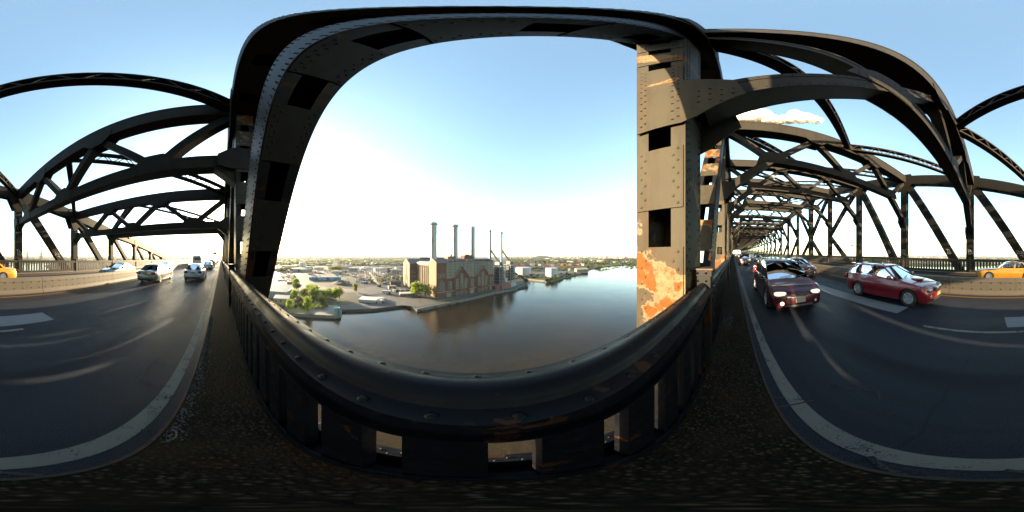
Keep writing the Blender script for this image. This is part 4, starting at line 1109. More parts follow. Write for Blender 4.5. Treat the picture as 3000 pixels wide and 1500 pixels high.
# switchyard gantries
for i in range(9):
    px = 1076+i*6.2; r_ = 300+26*(i % 3)
    x, y = gr(px, r_); t = thing('switch_gantry', (x, y, ZL), 'pale lattice switchyard gantry beyond the row of small trees', 'gantry', 'switchyard gantries', rz_=frot(px)+R(18)); h = 15+4*(i % 2)
    for u in (-4, 4):
        mb = MB(); mb.beam((u-1.0, 0, 0), (u, 0, h), .35, .35); mb.beam((u+1.0, 0, 0), (u, 0, h), .35, .35)
        for k_ in range(5): mb.beam((u-1+.2*k_, 0, h*k_/5.), (u+1-.2*(k_+1), 0, h*(k_+1)/5.), .2, .2)
        mb.build('leg', M_pylon, t)
    mb = MB(); mb.beam((-4, 0, h), (4, 0, h), .5, .7); mb.build('beam', M_pylon, t)
# rusty pipework frame near the gable
x, y = gr(1156, 330); t = thing('rusty_rack', (x, y, ZL), 'rusty brown pipe rack beside the tall buff gable', 'pipe rack', rz_=frot(1156)); M_rr = flat((.15,.075,.04))
rr = random.Random(5)
for i in range(8):
    mb = MB(); mb.beam((-12+i*3.4, 0, 0), (-12+i*3.4, 0, 9+rr.uniform(0, 4)), .9, .9); mb.build('post', M_rr, t)
for h in (5, 8.5):
    mb = MB(); mb.beam((-12.5, 0, h), (12.5, 0, h), 1.0, .8); mb.build('beam', M_rr, t)
# yard lamp posts
for px, py, h in ((1135, 869, 13), (1231, 888, 13), (1166, 867, 9), (1069, 851, 11), (990, 918, 9), (865, 905, 8), (1334, 877, 9)):
    x, y = at(px, py); t = thing('lamp_post', (x, y, ZL), 'slender grey lamp post in the riverside yard', 'lamp post', 'yard lamp posts')
    mb = MB(); mb.cyl((x, y, ZL), (x, y, ZL+h), .14, 6); mb.build('pole', M_steel, t); mb = MB(); mb.box(x-.9, x+.9, y-.2, y+.2, ZL+h, ZL+h+.25); mb.build('lamp_head', M_lamp, t)
# quay fenders
for px, py in ((1228, 905.5), (1275, 895), (1316, 888), (1412, 864), (1440, 858), (1340, 883)):
    x, y = at(px, py); mb = MB(); mb.cyl((x-1.6, y-1.3, ZL-1.2), (x+1.2, y+1.1, ZL-1.2), .8, 10)
    tag(mb.build('quay_fender', M_tyre), 'black rubber fender hanging on the quay wall', 'fender', 'quay fenders')
# parked cars seen as little boxes by the quay
for i in range(14):
    px = 1506+i*2.6; c = rr.choice([(.55,.55,.54), (.1,.1,.12), (.4,.42,.45), (.35,.08,.07)])
    x, y = at(px, 836-.55*i); t = thing('parked_car', (x, y, ZL), 'small car parked at the far end of the quay', 'car', 'quay cars', rz_=R(40+90))
    mb = MB(); mb.box(-2.1, 2.1, -.85, .85, .3, .95); mb.build('body', flat(c), t); mb = MB(); mb.quadbox([(-1.3,-.8,.95),(1.0,-.8,.95),(1.0,.8,.95),(-1.3,.8,.95),(-.9,-.65,1.45),(.4,-.65,1.45),(.4,.65,1.45),(-.9,.65,1.45)]); mb.build('cabin', M_pane, t)
for i in range(22):
    px = 818+rr.uniform(0, 42); py = 806+rr.uniform(0, 22); c = rr.choice([(.55,.55,.54), (.14,.15,.18), (.4,.42,.45), (.5,.5,.48)])
    x, y = at(px, py); t = thing('parked_truck', (x, y, ZL), 'truck parked in the lot behind the white warehouse', 'truck', 'lot trucks', rz_=rr.uniform(0, pi))
    mb = MB(); mb.box(-4, 2.0, -1.2, 1.2, .8, 3.4); mb.build('box_body', flat(c), t); mb = MB(); mb.box(2.2, 4.0, -1.1, 1.1, .6, 2.6); mb.build('cab', flat((.5,.5,.5)), t)
# far warehouses between the yards and the horizon
for i in range(120):
    px = rr.uniform(815, 1190); r_ = 420*math.exp(rr.uniform(0, 1.55)); 
    if 900 < px < 1010 and r_ < 480: continue
    wd = rr.uniform(14, 60)*(r_/800)**.5; c, nm = rr.choice([((.42,.41,.40),'light grey'), ((.60,.60,.59),'white'), ((.24,.24,.25),'dark grey'), ((.38,.33,.26),'tan'), ((.18,.22,.27),'slate blue'), ((.34,.20,.15),'brick red'), ((.52,.48,.40),'cream')])
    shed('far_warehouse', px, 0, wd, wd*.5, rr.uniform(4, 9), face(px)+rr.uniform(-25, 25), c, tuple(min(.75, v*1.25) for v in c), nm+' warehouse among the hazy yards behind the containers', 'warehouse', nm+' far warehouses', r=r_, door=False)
for i in range(70):
    px = rr.uniform(1500, 1860); r_ = rr.uniform(950, 3000); c, nm = rr.choice([((.60,.60,.58),'white'), ((.50,.48,.43),'cream'), ((.34,.34,.34),'grey'), ((.38,.26,.19),'brown')])
    shed('far_warehouse', px, 0, rr.uniform(20, 70), 20, rr.uniform(5, 12), face(px)+rr.uniform(-20, 20), c, c, nm+' warehouse far beyond the rail yard containers', 'warehouse', nm+' rail yard warehouses', r=r_, door=False)
# clutter of stored goods in the yards
CL = [MB().box(-2.6, 2.6, -1.3, 1.3, 0, 2.6).mesh('crate', None, flat(c_)) for c_ in ((.5,.5,.49), (.12,.16,.22), (.3,.27,.22), (.42,.16,.08), (.08,.08,.08), (.24,.33,.42))]
CN = ['white', 'slate blue', 'brown', 'rust red', 'black', 'pale blue']
for i in range(290):
    px = rr.uniform(830, 1180); py = rr.uniform(792, 832); k_ = rr.randrange(6)
    if 862 < px < 900 or (900 < px < 1045 and py > 816) or (px < 1010 and 810 < py < 824 and px > 900): continue
    x, y = at(px, py); o = put('stored_crate', CL[k_], None, (x, y, ZL), (0, 0, rr.uniform(0, 3)), (rr.uniform(.4, 1.9), rr.uniform(.5, 1.3), rr.uniform(.4, 1.2)))
    tag(o, CN[k_]+' stored box in the cluttered yards behind the containers', 'box', CN[k_]+' stored boxes')
# dark trestle bridge over the far river
x0, y0 = gr(1768, 1050); x1, y1 = gr(1905, 1500); t = thing('trestle_bridge', (x0, y0, ZL), 'long dark trestle bridge low over the far river bank', 'bridge')
mb = MB(); mb.beam((x0, y0, -23), (x1, y1, -23), 8, 5, up=UPZ.cross(Vector((x1-x0, y1-y0, 0))).normalized()); mb.build('deck', simple('dark_trestle', (.07,.05,.05), rough=.8), t)
for i in range(40):
    s_ = i/25; xx, yy = x0+(x1-x0)*s_, y0+(y1-y0)*s_; mb = MB(); mb.box(xx-2, xx+2, yy-2, yy+2, ZW, -25.5); mb.build('pier', MATS['dark_trestle'], t)
x0, y0 = gr(1488, 2300); x1, y1 = gr(1556, 2150); t = thing('viaduct', (x0, y0, ZL), 'grey elevated highway on tall piers far behind the boiler frames', 'viaduct')
mb = MB(); mb.beam((x0, y0, -3), (x1, y1, -3), 18, 7, up=UPZ.cross(Vector((x1-x0, y1-y0, 0))).normalized()); mb.build('deck', M_pylon, t)
for i in range(8):
    s_ = i/7; xx, yy = x0+(x1-x0)*s_, y0+(y1-y0)*s_; mb = MB(); mb.box(xx-6, xx+6, yy-6, yy+6, ZL, -6.5); mb.build('pier', M_pylon, t)
# lift bridge on the other side of the road
x0, y0 = gr(80+3000, 1150); x1, y1 = gr(121+3000, 1150); t = thing('lift_bridge', (x0, y0, ZL), 'distant lift bridge with two tall towers beyond the far railing', 'bridge'); M_lift = simple('lift_steel', (.20,.22,.23), rough=.7)
for xx, yy in ((x0, y0), (x1, y1)):
    for u in (-4.5, 4.5):
        mb = MB(); mb.box(xx+u-1.8, xx+u+1.8, yy-4, yy+4, ZW, 22); mb.build('tower_leg', M_lift, t)
    for z in range(-30, 22, 8):
        mb = MB(); mb.beam((xx-4.5, yy, z), (xx+4.5, yy, z+8), 2, 1.6); mb.beam((xx+4.5, yy, z), (xx-4.5, yy, z+8), 2, 1.6); mb.build('tower_brace', M_lift, t)
    mb = MB(); mb.box(xx-8, xx+8, yy-6, yy+6, 22, 27); mb.build('tower_head', M_lift, t)
d_ = Vector((x1-x0, y1-y0, 0)); up_ = UPZ.cross(d_).normalized(); n = 9
for z in (-34, -24):
    mb = MB(); mb.beam((x0, y0, z), (x1, y1, z), 8, 2.2, up=up_); mb.build('span_chord', M_lift, t)
for i in range(n):
    a = Vector((x0, y0, -34 if i % 2 else -24))+d_*i/n; b = Vector((x0, y0, -24 if i % 2 else -34))+d_*(i+1)/n
    mb = MB(); mb.beam(a, b, 6, 1.6, up=up_); mb.build('span_web', M_lift, t)
for sgn in (-1, 1):
    a = Vector((x0, y0, -34)) if sgn < 0 else Vector((x1, y1, -34)); mb = MB(); mb.beam(a, a+d_*sgn*6, 8, 3, up=up_); mb.build('approach', M_lift, t)
    for i in range(8):
        b = a+d_*sgn*(i+.5)*.7; mb = MB(); mb.box(b.x-3, b.x+3, b.y-3, b.y+3, ZW, -36); mb.build('pier', M_lift, t)

# ------------------------------------------------------------------ vegetation
def leaf_mat(name, a, b, c):
    q = N(name); oi = q.n('ShaderNodeObjectInfo'); f = q.mix(q.step(q.noise(1.2, 3, .6), .35, .65), a, b)
    f = q.mix(q.step(q.noise(5, 2), .6, .8), f, c); q.color(f); q.set(.6, 0, .3)
    q.b.inputs['Subsurface Weight'].default_value = 0
    tr = q.n('ShaderNodeBsdfTranslucent'); q.l(f, tr.inputs[0]); ms_ = q.n('ShaderNodeMixShader'); ms_.inputs[0].default_value = .35
    q.l(q.b.outputs[0], ms_.inputs[1]); q.l(tr.outputs[0], ms_.inputs[2]); q.l(ms_.outputs[0], q.t.nodes['Material Output'].inputs['Surface']); return q.m
M_leaf = leaf_mat('leaves', (.28,.36,.03), (.20,.28,.028), (.38,.42,.05))
M_leafd = leaf_mat('leaves_dark', (.07,.095,.022), (.045,.07,.018), (.10,.12,.03))
M_leafy = leaf_mat('leaves_yellow', (.27,.27,.035), (.20,.22,.03), (.33,.29,.05))
M_bark = simple('bark', (.07,.055,.04), (.05,.04,.03), 3, .9)
def tree_meshes(seed, lobes, n, leaf):
    rr = random.Random(seed); mb = MB(); tr = MB()
    tr.cyl((0,0,0), (.02,.01,.35), .035, 7, .026); tr.cyl((.02,.01,.35), (0,0,.75), .026, 6, .01)
    L = []
    for i in range(lobes):
        a = rr.uniform(0, 2*pi); h = rr.uniform(.28, .88); d = rr.uniform(.05, .26)*(1.2-abs(h-.5))
        L.append((d*cos(a), d*sin(a), h, rr.uniform(.15, .25)))
        tr.cyl((.01,.01,.25+.3*h*.6), (d*cos(a)*.8, d*sin(a)*.8, h), .014, 5, .004)
    for i in range(n):
        cx, cy, cz, r_ = rr.choice(L); v = Vector((rr.gauss(0,1), rr.gauss(0,1), rr.gauss(0,1))).normalized()*r_*rr.uniform(.45, 1.08)
        p = Vector((cx, cy, cz))+Vector((v.x, v.y, v.z*.85)); s = leaf*rr.uniform(.6, 1.3)
        u = Vector((rr.gauss(0,1), rr.gauss(0,1), rr.gauss(0,.6))).normalized(); w_ = u.cross(Vector((rr.gauss(0,1), rr.gauss(0,1), rr.gauss(0,1)))).normalized()
        b = len(mb.v); mb.v += [tuple(p-u*s-w_*s*.5), tuple(p+u*s*.2-w_*s*.8), tuple(p+u*s), tuple(p+w_*s*.7)]; mb.f.append((b, b+1, b+2, b+3))
    return tr, mb
TM = []
for i in range(4):
    tr, cr = tree_meshes(50+i, 16+4*i, 1300, .042); TM.append((tr.mesh('trunk', None, M_bark), [cr.mesh('crown', None, m) for m in (M_leaf, M_leafd, M_leafy)]))
def tree(x, y, z, h, wd, kind, mi, label, group=None, name='tree'):
    t = thing(name, (x, y, z), label, 'tree' if name == 'tree' else 'bush', group)
    t.rotation_euler = (0, 0, random.uniform(0, 6)); t.scale = (wd, wd, h)
    a = bpy.data.objects.new('trunk', TM[kind][0]); col.objects.link(a); a.parent = t
    b = bpy.data.objects.new('crown', TM[kind][1][mi]); col.objects.link(b); b.parent = t
    return t
for px, py, h, wd, kd, mi, lb, gr_ in (
    (1219, 868, 15, 20, 0, 0, 'large bright green tree before the buff pilasters', None), (1246, 871, 13.5, 17, 1, 0, 'broad green tree beside the brick corner of the power station', None),
    (1042, 855, 11, 9, 2, 2, 'tall pale green tree standing alone at the lot edge', None),
    (1081, 829, 7, 7, 0, 1, 'small round tree in the row past the red hopper', 'yard tree row'), (1101, 829, 7.5, 8, 1, 0, 'small round tree in the row past the red hopper', 'yard tree row'),
    (1119, 828, 6.5, 7, 2, 2, 'small round tree in the row past the red hopper', 'yard tree row'), (1138, 827, 8.5, 8, 3, 2, 'small round tree in the row past the red hopper', 'yard tree row'),
    (1178, 824, 9, 9, 1, 0, 'green tree touching the tall buff gable', None), (1167, 823, 6, 6, 0, 1, 'low dark tree next to the tall buff gable', None),
    (868, 848, 14, 14, 0, 0, 'tall green tree by the curved yard road', None), (873, 851, 9, 12, 1, 1, 'darker bushy tree under the tall green one by the curved road', None),
    (905, 858, 10, 13, 2, 0, 'rounded green tree on the grass bank', 'bank trees'), (922, 862, 11, 15, 1, 0, 'rounded green tree on the grass bank', 'bank trees'), (955, 874, 9, 14, 3, 0, 'rounded green tree on the grass bank', 'bank trees'), (893, 868, 8, 11, 0, 2, 'rounded green tree on the grass bank', 'bank trees'), (915, 876, 13, 12, 3, 0, 'rounded green tree on the grass bank', 'bank trees'), (930, 873, 9, 13, 0, 0, 'rounded green tree on the grass bank', 'bank trees'),
    (965, 873, 10, 13, 1, 0, 'bright green tree at the foot of the sunlit lot', 'lot edge trees'), (984, 878, 12, 12, 2, 0, 'bright green tree at the foot of the sunlit lot', 'lot edge trees'), (995, 874, 12, 11, 3, 2, 'bright green tree at the foot of the sunlit lot', 'lot edge trees'), (976, 876, 9, 12, 0, 0, 'bright green tree at the foot of the sunlit lot', 'lot edge trees'),
    (950, 868, 7, 11, 2, 1, 'rounded green tree on the grass bank', 'bank trees'),
    (902, 912, 12, 9, 3, 0, 'bright green tree at the dock edge of the grass bank', None), (864, 880, 11, 10, 1, 0, 'green tree beside the tan dock house', None), (878, 886, 6, 9, 2, 2, 'low yellow green tree on the grass bank', None),
    (848, 908, 9, 8, 0, 0, 'dark stemmed tree at the corner of the tan dock house', None), (940, 884, 6, 9, 1, 0, 'rounded green tree on the grass bank', 'bank trees')):
    x, y = at(px, py); tree(x, y, ZL-.3, h, wd, kd, mi, lb, gr_)
for i in range(40):
    px, py = random.uniform(850, 955), random.uniform(870, 905)
    x, y = at(px, py); tree(x, y, ZL-.6, random.uniform(2, 4), random.uniform(3.5, 6.5), i % 4, i % 3, 'low green bush on the grass bank', 'bank bushes', 'bush')
for i in range(46):
    px = random.uniform(1505, 1690); py = 816-(px-1505)*.045+random.uniform(-9, 3)
    if px > 1600: py = 824-(px-1611)*.26+random.uniform(-3, 0)
    x, y = at(px, py); tree(x, y, ZL-.6, random.uniform(2.5, 6), random.uniform(5, 10), i % 4, (i % 2), 'shrub growing behind the sea wall by the tanks', 'sea wall shrubs', 'bush')
for px, py, h in ((1541, 830, 8), (1508, 815, 12), (1544, 828, 6), (1512, 812, 9), (1661, 806, 7), (1628, 812, 6)):
    x, y = at(px, py); tree(x, y, ZL-.5, h, h*1.1, 1, 1, 'dark tree on the bank near the white tanks', 'tank side trees')
for i in range(60):
    px = random.uniform(1545, 1866); py = 792-(px-1545)*.045+random.uniform(-6, 5)
    x, y = at(px, py); tree(x, y, ZL-.8, random.uniform(4, 9), random.uniform(12, 26), i % 4, i % 3, 'scrubby bush on the far river bank', 'far bank bushes', 'bush')
for px, r_, h, wd in ((975, 455, 13, 22), (985, 460, 14, 20), (994, 455, 12, 20), (968, 470, 10, 16), (905, 560, 14, 26), (918, 560, 13, 24), (872, 520, 13, 14), (1060, 700, 14, 30), (825, 430, 12, 22), (838, 440, 13, 26), (850, 450, 12, 22), (1000, 470, 9, 18)):
    x, y = gr(px, r_); tree(x, y, ZL-.8, h, wd, 3, 2, 'yellowish tree clump among the far yards', 'yard tree clumps')
# far woods and towns: masses without number
def mass(name, label, cat, n, fx, size, m, seed):
    rr = random.Random(seed); mb = MB()
    for i in range(n):
        x, y = fx(rr); s = size*rr.uniform(.6, 1.5)
        for j in range(7):
            p = Vector((x+rr.gauss(0, s*.8), y+rr.gauss(0, s*.8), ZL+rr.uniform(.1, 1)*s*.7)); u = Vector((rr.gauss(0,1), rr.gauss(0,1), rr.gauss(0,.5))).normalized(); v = u.cross(Vector((rr.gauss(0,1), rr.gauss(0,1), 1))).normalized(); e = s*.55
            b = len(mb.v); mb.v += [tuple(p-u*e), tuple(p-v*e*.8), tuple(p+u*e), tuple(p+v*e)]; mb.f.append((b, b+1, b+2, b+3))
    return tag(mb.build(name, m), label, cat, kind='stuff')
mass('far_wood', 'green tree belts in the hazy plain behind the yards', 'woods', 3200, lambda r: gr(r.uniform(800, 1200), 700*math.exp(r.uniform(0, 2.2))), 8, M_leafd, 1)
mass('far_wood', 'green scrub belts beyond the far rail yard', 'woods', 2600, lambda r: gr(r.uniform(1490, 1875), 760*math.exp(r.uniform(0, 2.2))), 8, M_leafd, 2)
mass('far_wood', 'green woods on the horizon beyond the far railing', 'woods', 4200, lambda r: gr(r.uniform(2350, 3560), 1250*math.exp(r.uniform(0, 1.6))), 10, M_leafd, 3)
def town(label, n, p0, p1, r0, r1, seed):
    rr = random.Random(seed); mb = MB()
    for i in range(n):
        x, y = gr(rr.uniform(p0, p1), r0*(r1/r0)**rr.random()); a = rr.uniform(8, 30); b = rr.uniform(8, 22); h = rr.uniform(6, 14)*(3 if rr.random() < .02 else 1)
        mb.box(x-a, x+a, y-b, y+b, ZL, ZL+h)
    q = N('town_walls_%d' % seed); q.color(q.ramp(q.voro(.02, out='Color'), [(.2, (.30,.28,.25)), (.5, (.48,.46,.42)), (.8, (.33,.25,.20))])); q.set(.8)
    return tag(mb.build('far_town', q.m), label, 'town', kind='stuff')
town('pale low town on the horizon beyond the far railing', 1300, 2350, 3180, 1900, 6000, 1)
town('grey waterfront sheds beyond the lift bridge', 320, 3120, 3560, 1300, 5000, 2)
town('pale town on the horizon behind the yards', 900, 800, 1250, 2300, 7000, 3)
town('pale town on the horizon beyond the river bend', 700, 1490, 1900, 3000, 8000, 4)
# hills
def hill(px, r, wd, h, m, seed):
    x, y = gr(px, r); rr = random.Random(seed); rows = []
    for i in range(9):
        rw = []
        for j in range(33):
            a = 2*pi*j/32; f = i/8
            rw.append((x+wd*f*cos(a), y+wd*.6*f*sin(a), ZL+h*max(0, 1-f**2.2)*(1+.10*sin(4*a+seed)+.06*sin(9*a))-.5))
        rows.append(rw)
    mb = MB(); mb.grid(rows); tag(mb.build('hill', m, smooth=180), kind='structure')
M_hill = simple('wooded_hill', (.028,.040,.026), (.045,.055,.03), .02, .95, bump=.6, bscale=.05, bdist=6)
hill(1590, 2900, 240, 44, M_hill, 2)
hill(3120, 9000, 3500, 62, M_hill, 3); hill(900, 12000, 5200, 60, M_hill, 4); hill(2700, 9000, 3800, 60, M_hill, 5); hill(1750, 12000, 4000, 56, M_hill, 6); hill(3420, 10000, 3500, 64, M_hill, 7)
# overhead sign gantry and lamp poles along the open viaduct
t = thing('sign_gantry', (-150, -8, rz(-150)), 'overhead sign gantry far along the open viaduct', 'sign gantry'); z0 = rz(-150)
for yy in (.9, -8.0):
    mb = MB(); mb.cyl((-150, yy, z0), (-150, yy, z0+8.6), .2, 8); mb.build('post', M_steel, t)
mb = MB(); mb.box(-150.3, -149.7, -8.2, 1.1, z0+8.0, z0+8.5); mb.build('beam', M_steel, t)
mb = MB(); mb.box(-149.6, -149.4, -7.6, -4.0, z0+5.6, z0+8.3); mb.build('sign_panel', flat((.20,.23,.24)), t)
mb = MB(); mb.box(-149.6, -149.4, -2.9, -.2, z0+6.4, z0+8.2); mb.build('sign_panel', flat((.06,.26,.24)), t)
for i, x in enumerate((-85, -125, -190, -240, -300)):
    t = thing('viaduct_lamp', (x, -7.95, rz(x)), 'tall lamp pole on the median of the open viaduct', 'lamp post', 'viaduct lamps')
    mb = MB(); mb.cyl((x, -7.95, rz(x)+.8), (x, -7.95, rz(x)+9), .1, 6); mb.build('pole', M_steel, t); mb = MB(); mb.box(x-.15, x+.15, -9.4, -6.5, rz(x)+9, rz(x)+9.12); mb.build('arm', M_steel, t)
# clouds: two small cumulus far off
def cloud(px, py, r, wd, hh, seed, label):
    d = pdir(px, py); c = d*r; rr = random.Random(seed); mb = MB(); th = R((px-1398)*.12); sx = Vector((cos(th), -sin(th), 0))
    for i in range(70):
        u = rr.uniform(-1, 1); s = hh*rr.uniform(.16, .5)*(1-.5*abs(u)); p = c+sx*u*wd+Vector((rr.gauss(0, 60), rr.gauss(0, 60), 0))+UPZ*(s*.6+rr.uniform(0, .55)*hh*(1-abs(u)))
        mb.ellipsoid(p, (s*1.25, s*1.25, s*.9), 16, 10)
    o = mb.build('cloud', M_cloud, smooth=180); return tag(o, label, 'cloud')
q = N('cloud_white'); q.color((.9/ALB,)*3); q.set(1, 0, 0); q.bump(q.noise(.006, 5, .7), .8, 30)
tr = q.n('ShaderNodeBsdfTransparent'); lw = q.n('ShaderNodeLayerWeight'); lw.inputs[0].default_value = .5
nz = q.math('ADD', lw.outputs['Facing'], q.math('MULTIPLY', q.math('SUBTRACT', q.noise(.004, 5, .7), .5), .9))
ms_ = q.n('ShaderNodeMixShader'); q.l(q.step(nz, .15, .70), ms_.inputs[0]); q.l(q.b.outputs[0], ms_.inputs[1]); q.l(tr.outputs[0], ms_.inputs[2]); q.l(ms_.outputs[0], q.t.nodes['Material Output'].inputs['Surface']); M_cloud = q.m
cloud(2205, 352, 9000, 1000, 800, 1, 'small white cumulus cloud just above the minivan sway frame')
cloud(2335, 356, 9000, 800, 620, 2, 'small white cumulus cloud beside the laced brace over the road')

# ------------------------------------------------------------------ air
q = bpy.data.materials.new('haze_air'); q.use_nodes = True; q.node_tree.nodes.clear()
ho_ = q.node_tree.nodes.new('ShaderNodeOutputMaterial'); hv = q.node_tree.nodes.new('ShaderNodeVolumePrincipled')
hv.inputs['Color'].default_value = (.93,.96,1,1); hv.inputs['Density'].default_value = 0.000042; hv.inputs['Anisotropy'].default_value = .3
q.node_tree.links.new(hv.outputs[0], ho_.inputs['Volume'])
mb = MB(); mb.box(-27000, 27000, -27000, 27000, -44.5, 75)
tag(mb.build('haze', q), 'thin pale summer haze over the river and yards', 'haze', kind='stuff')
# ------------------------------------------------------------------ vehicles
def lerp(a, b, t): return a+(b-a)*t
def pw(tbl, x):
    if x <= tbl[0][0]: return tbl[0][1]
    for (x0, y0), (x1, y1) in zip(tbl, tbl[1:]):
        if x <= x1:
            t = (x-x0)/(x1-x0); return lerp(y0, y1, t)
    return tbl[-1][1]
def smoothpw(tbl, x, r=.06):
    return (pw(tbl, x-r)+2*pw(tbl, x)+pw(tbl, x+r))/4
def carpaint(name, c, metal=.25, rough=.32):
    if name in MATS: return MATS[name]
    c = tuple(v*1.9 for v in c); q = N(name); q.color(q.mix(q.step(q.noise(900, 1, obj=True), .3, .7), c, tuple(v*.9 for v in c))); q.set(rough, metal, .5, .9)
    q.b.inputs['Coat Roughness'].default_value = .04; return q.m
WH = {}
def wheel_meshes(r, w_, spokes):
    k = (r, w_, spokes)
    if k in WH: return WH[k]
    ty = MB(); rr_ = r*.64
    ty.lathe([(rr_, -w_/2+.01), (r*.9, -w_/2), (r*.98, -w_/2+.02), (r, -w_/2+.05), (r, w_/2-.05), (r*.98, w_/2-.02), (r*.9, w_/2), (rr_, w_/2-.01), (rr_*.97, 0), (rr_, -w_/2+.01)], (0,0,0), 28, 'y')
    rm = MB()
    rm.lathe([(rr_*1.01, w_/2-.008), (rr_*.95, w_/2-.006), (rr_*.9, w_/2-.03), (rr_*.88, 0), (0, -.01)], (0,0,0), 28, 'y')
    for i in range(spokes):
        a = 2*pi*i/spokes; u = Vector((cos(a), 0, sin(a))); v = Vector((-sin(a), 0, cos(a)))
        rm.prism([u*rr_*.15+v*rr_*.17+Vector((0,w_/2-.055,0)), u*rr_*.93+v*rr_*.10+Vector((0,w_/2-.045,0)), u*rr_*.93-v*rr_*.10+Vector((0,w_/2-.045,0)), u*rr_*.15-v*rr_*.17+Vector((0,w_/2-.055,0))], (0, .035, 0))
    rm.lathe([(0, w_/2-.008), (rr_*.2, w_/2-.012), (rr_*.24, w_/2-.05)], (0,0,0), 14, 'y')
    WH[k] = (ty.mesh('tyre', None, M_tyre, 35), rm.mesh('rim', None, M_alloy, 30)); return WH[k]

def car(name, label, cat, x, y, heading, S, paint_m, group=None, lights=True, interior=True, plate=(.6,.6,.55), headlit=False):
    # S: spec dict; local frame x forward, y left, z up; heading 0 = +X, 180 = -X
    L, W = S['L'], S['W']; hl = L/2
    pitch = -math.atan(G) if heading == 0 else math.atan(G)
    t = thing(name, (x, y, rz(x)), label, cat, group, rz_=R(heading), ry=pitch)
    ax = S['axles']; wr = S['wr']; ra = wr+.055
    zt = S['top']; xa, xd = S['gl']         # glasshouse base front and rear x
    def w_at(xx, z):
        f = max(0, (abs(xx)-(hl-.75))/.75)
        plan = W/2*(1-.13*f**2.2)
        zz = max(0, min(1, (z-.18)/(S['belt']-.18)))
        return plan*(.955+.045*sin(pi*min(1, zz*1.15)))-(.035*max(0, zz-.75)/.25)
    xs = set()
    for i in range(33): xs.add(round(-hl+L*i/32, 4))
    for a in ax:
        for i in range(13): xs.add(round(a-ra*cos(pi*i/12), 4))
    xs |= {xa, xd, -hl+.02, hl-.02, -hl+.06, hl-.06}
    xs = sorted(v for v in xs if -hl <= v <= hl)
    def zb(xx):
        z = S.get('sill', .2)
        if xx > hl-.5: z = S.get('nose_bot', .22)
        for a in ax:
            if abs(xx-a) < ra: z = max(z, wr+sqrt(max(0, ra*ra-(xx-a)**2))-.01)
        return z
    def ztop(xx):
        z = smoothpw(zt, xx, .05)
        return max(z, zb(xx)+.04)
    def nose(p):
        xx, yy, z = p; f = max(0, (abs(xx)-(hl-.35))/.35); wy = max(.3, w_at(xx, z))
        dx = -S.get('bow', .16)*f*(min(1, abs(yy)/wy)**2.4)
        zc = .45; dz = -.10*f*f*min(1, abs(z-zc)/.35)**2*(1 if xx > 0 else .7)
        return (xx+math.copysign(1, xx)*(dx+dz), yy, z)
    body = MB(); NR = 8
    cols = []
    for xx in xs:
        b0, t0 = zb(xx), ztop(xx); c_ = []
        for j in range(NR+1):
            z = b0+(t0-b0)*j/NR; yy = w_at(xx, z)
            if j == NR: yy -= .055; z -= .0
            elif j == NR-1: z = t0-.03; yy -= .012
            c_.append((xx, yy, z))
        cols.append(c_)
    for sg in (1, -1):
        rows = [[nose((p[0], p[1]*sg, p[2])) for p in c_] for c_ in cols]
        body.grid(rows if sg > 0 else [r_[::-1] for r_ in rows])
    # hood and tail decks
    NC = 8
    def deck(xx):
        t0 = ztop(xx); yw = w_at(xx, t0)-.055; r_ = []
        for j in range(NC+1):
            yy = -yw+2*yw*j/NC; r_.append(nose((xx, yy, t0+S.get('crown', .035)*(1-(yy/yw)**2))))
        return r_
    for seg in ([v for v in xs if v >= xa-.001], [v for v in xs if v <= xd+.001]):
        if len(seg) > 1: body.grid([deck(v) for v in seg])
    # nose and tail caps
    for e, c_ in ((0, cols[0]), (-1, cols[-1])):
        rows = []
        for p in c_:
            rows.append([nose((p[0], p[1]*(1-2*j/NC), p[2])) for j in range(NC+1)])
        rows.append(deck(xs[e])[::-1])
        body.grid(rows)
    # glasshouse
    wt = S['roofw']/2; xat, xdt = S['roof']; zr = S['H']
    def base(s): xx = lerp(xa, xd, s); return Vector((xx, w_at(xx, ztop(xx))-.062, ztop(xx)-.005))
    def roofz(s): return zr-S.get('roofdrop', (.05, .06))[0]*max(0, 1-s/.35)**2-S.get('roofdrop', (.05, .06))[1]*max(0, (s-.6)/.4)**2
    def top(s): xx = lerp(xat, xdt, s); return Vector((xx, wt*(1-.05*(2*s-1)**2), roofz(s)-.035))
    def gpnt(s, v, sg):
        p = base(s).lerp(top(s), v); p.y += .025*sin(pi*v); return (p.x, p.y*sg, p.z)
    wins = S['win']; ss = sorted({0., 1.} | {a for w2 in wins for a in w2}); ss2 = []
    for a, b in zip(ss, ss[1:]):
        n = max(1, int((b-a)/.06)); ss2 += [a+(b-a)*i/n for i in range(n)]
    ss2.append(1.); vv = [0, .07, .30, .53, .76, .92, 1.]
    for sg in (1, -1):
        for (a, b) in wins:
            g_ = MB(); sl = [s for s in ss2 if a-1e-6 <= s <= b+1e-6]
            g_.grid([[gpnt(s, v, sg) for v in vv[1:-1]] for s in (sl if sg > 0 else sl[::-1])]); g_.build('side_window', M_glass, t, 180)
        rows_full = [[gpnt(s, v, sg) for v in vv] for s in ss2]
        bi = len(body.v)
        for r_ in rows_full: body.v += r_
        m = len(vv)
        for i in range(len(ss2)-1):
            for j in range(m-1):
                mid = (ss2[i]+ss2[i+1])/2
                if 1 <= j < m-2 and any(a < mid < b for a, b in wins): continue
                fc = (bi+i*m+j, bi+i*m+j+1, bi+(i+1)*m+j+1, bi+(i+1)*m+j); body.f.append(fc if sg > 0 else fc[::-1])
    NR2 = 10
    body.grid([[(top(s).x, top(s).y*(1-2*j/NR2), top(s).z+.055*(1-(1-2*j/NR2)**4)) for j in range(NR2+1)] for s in ss2])
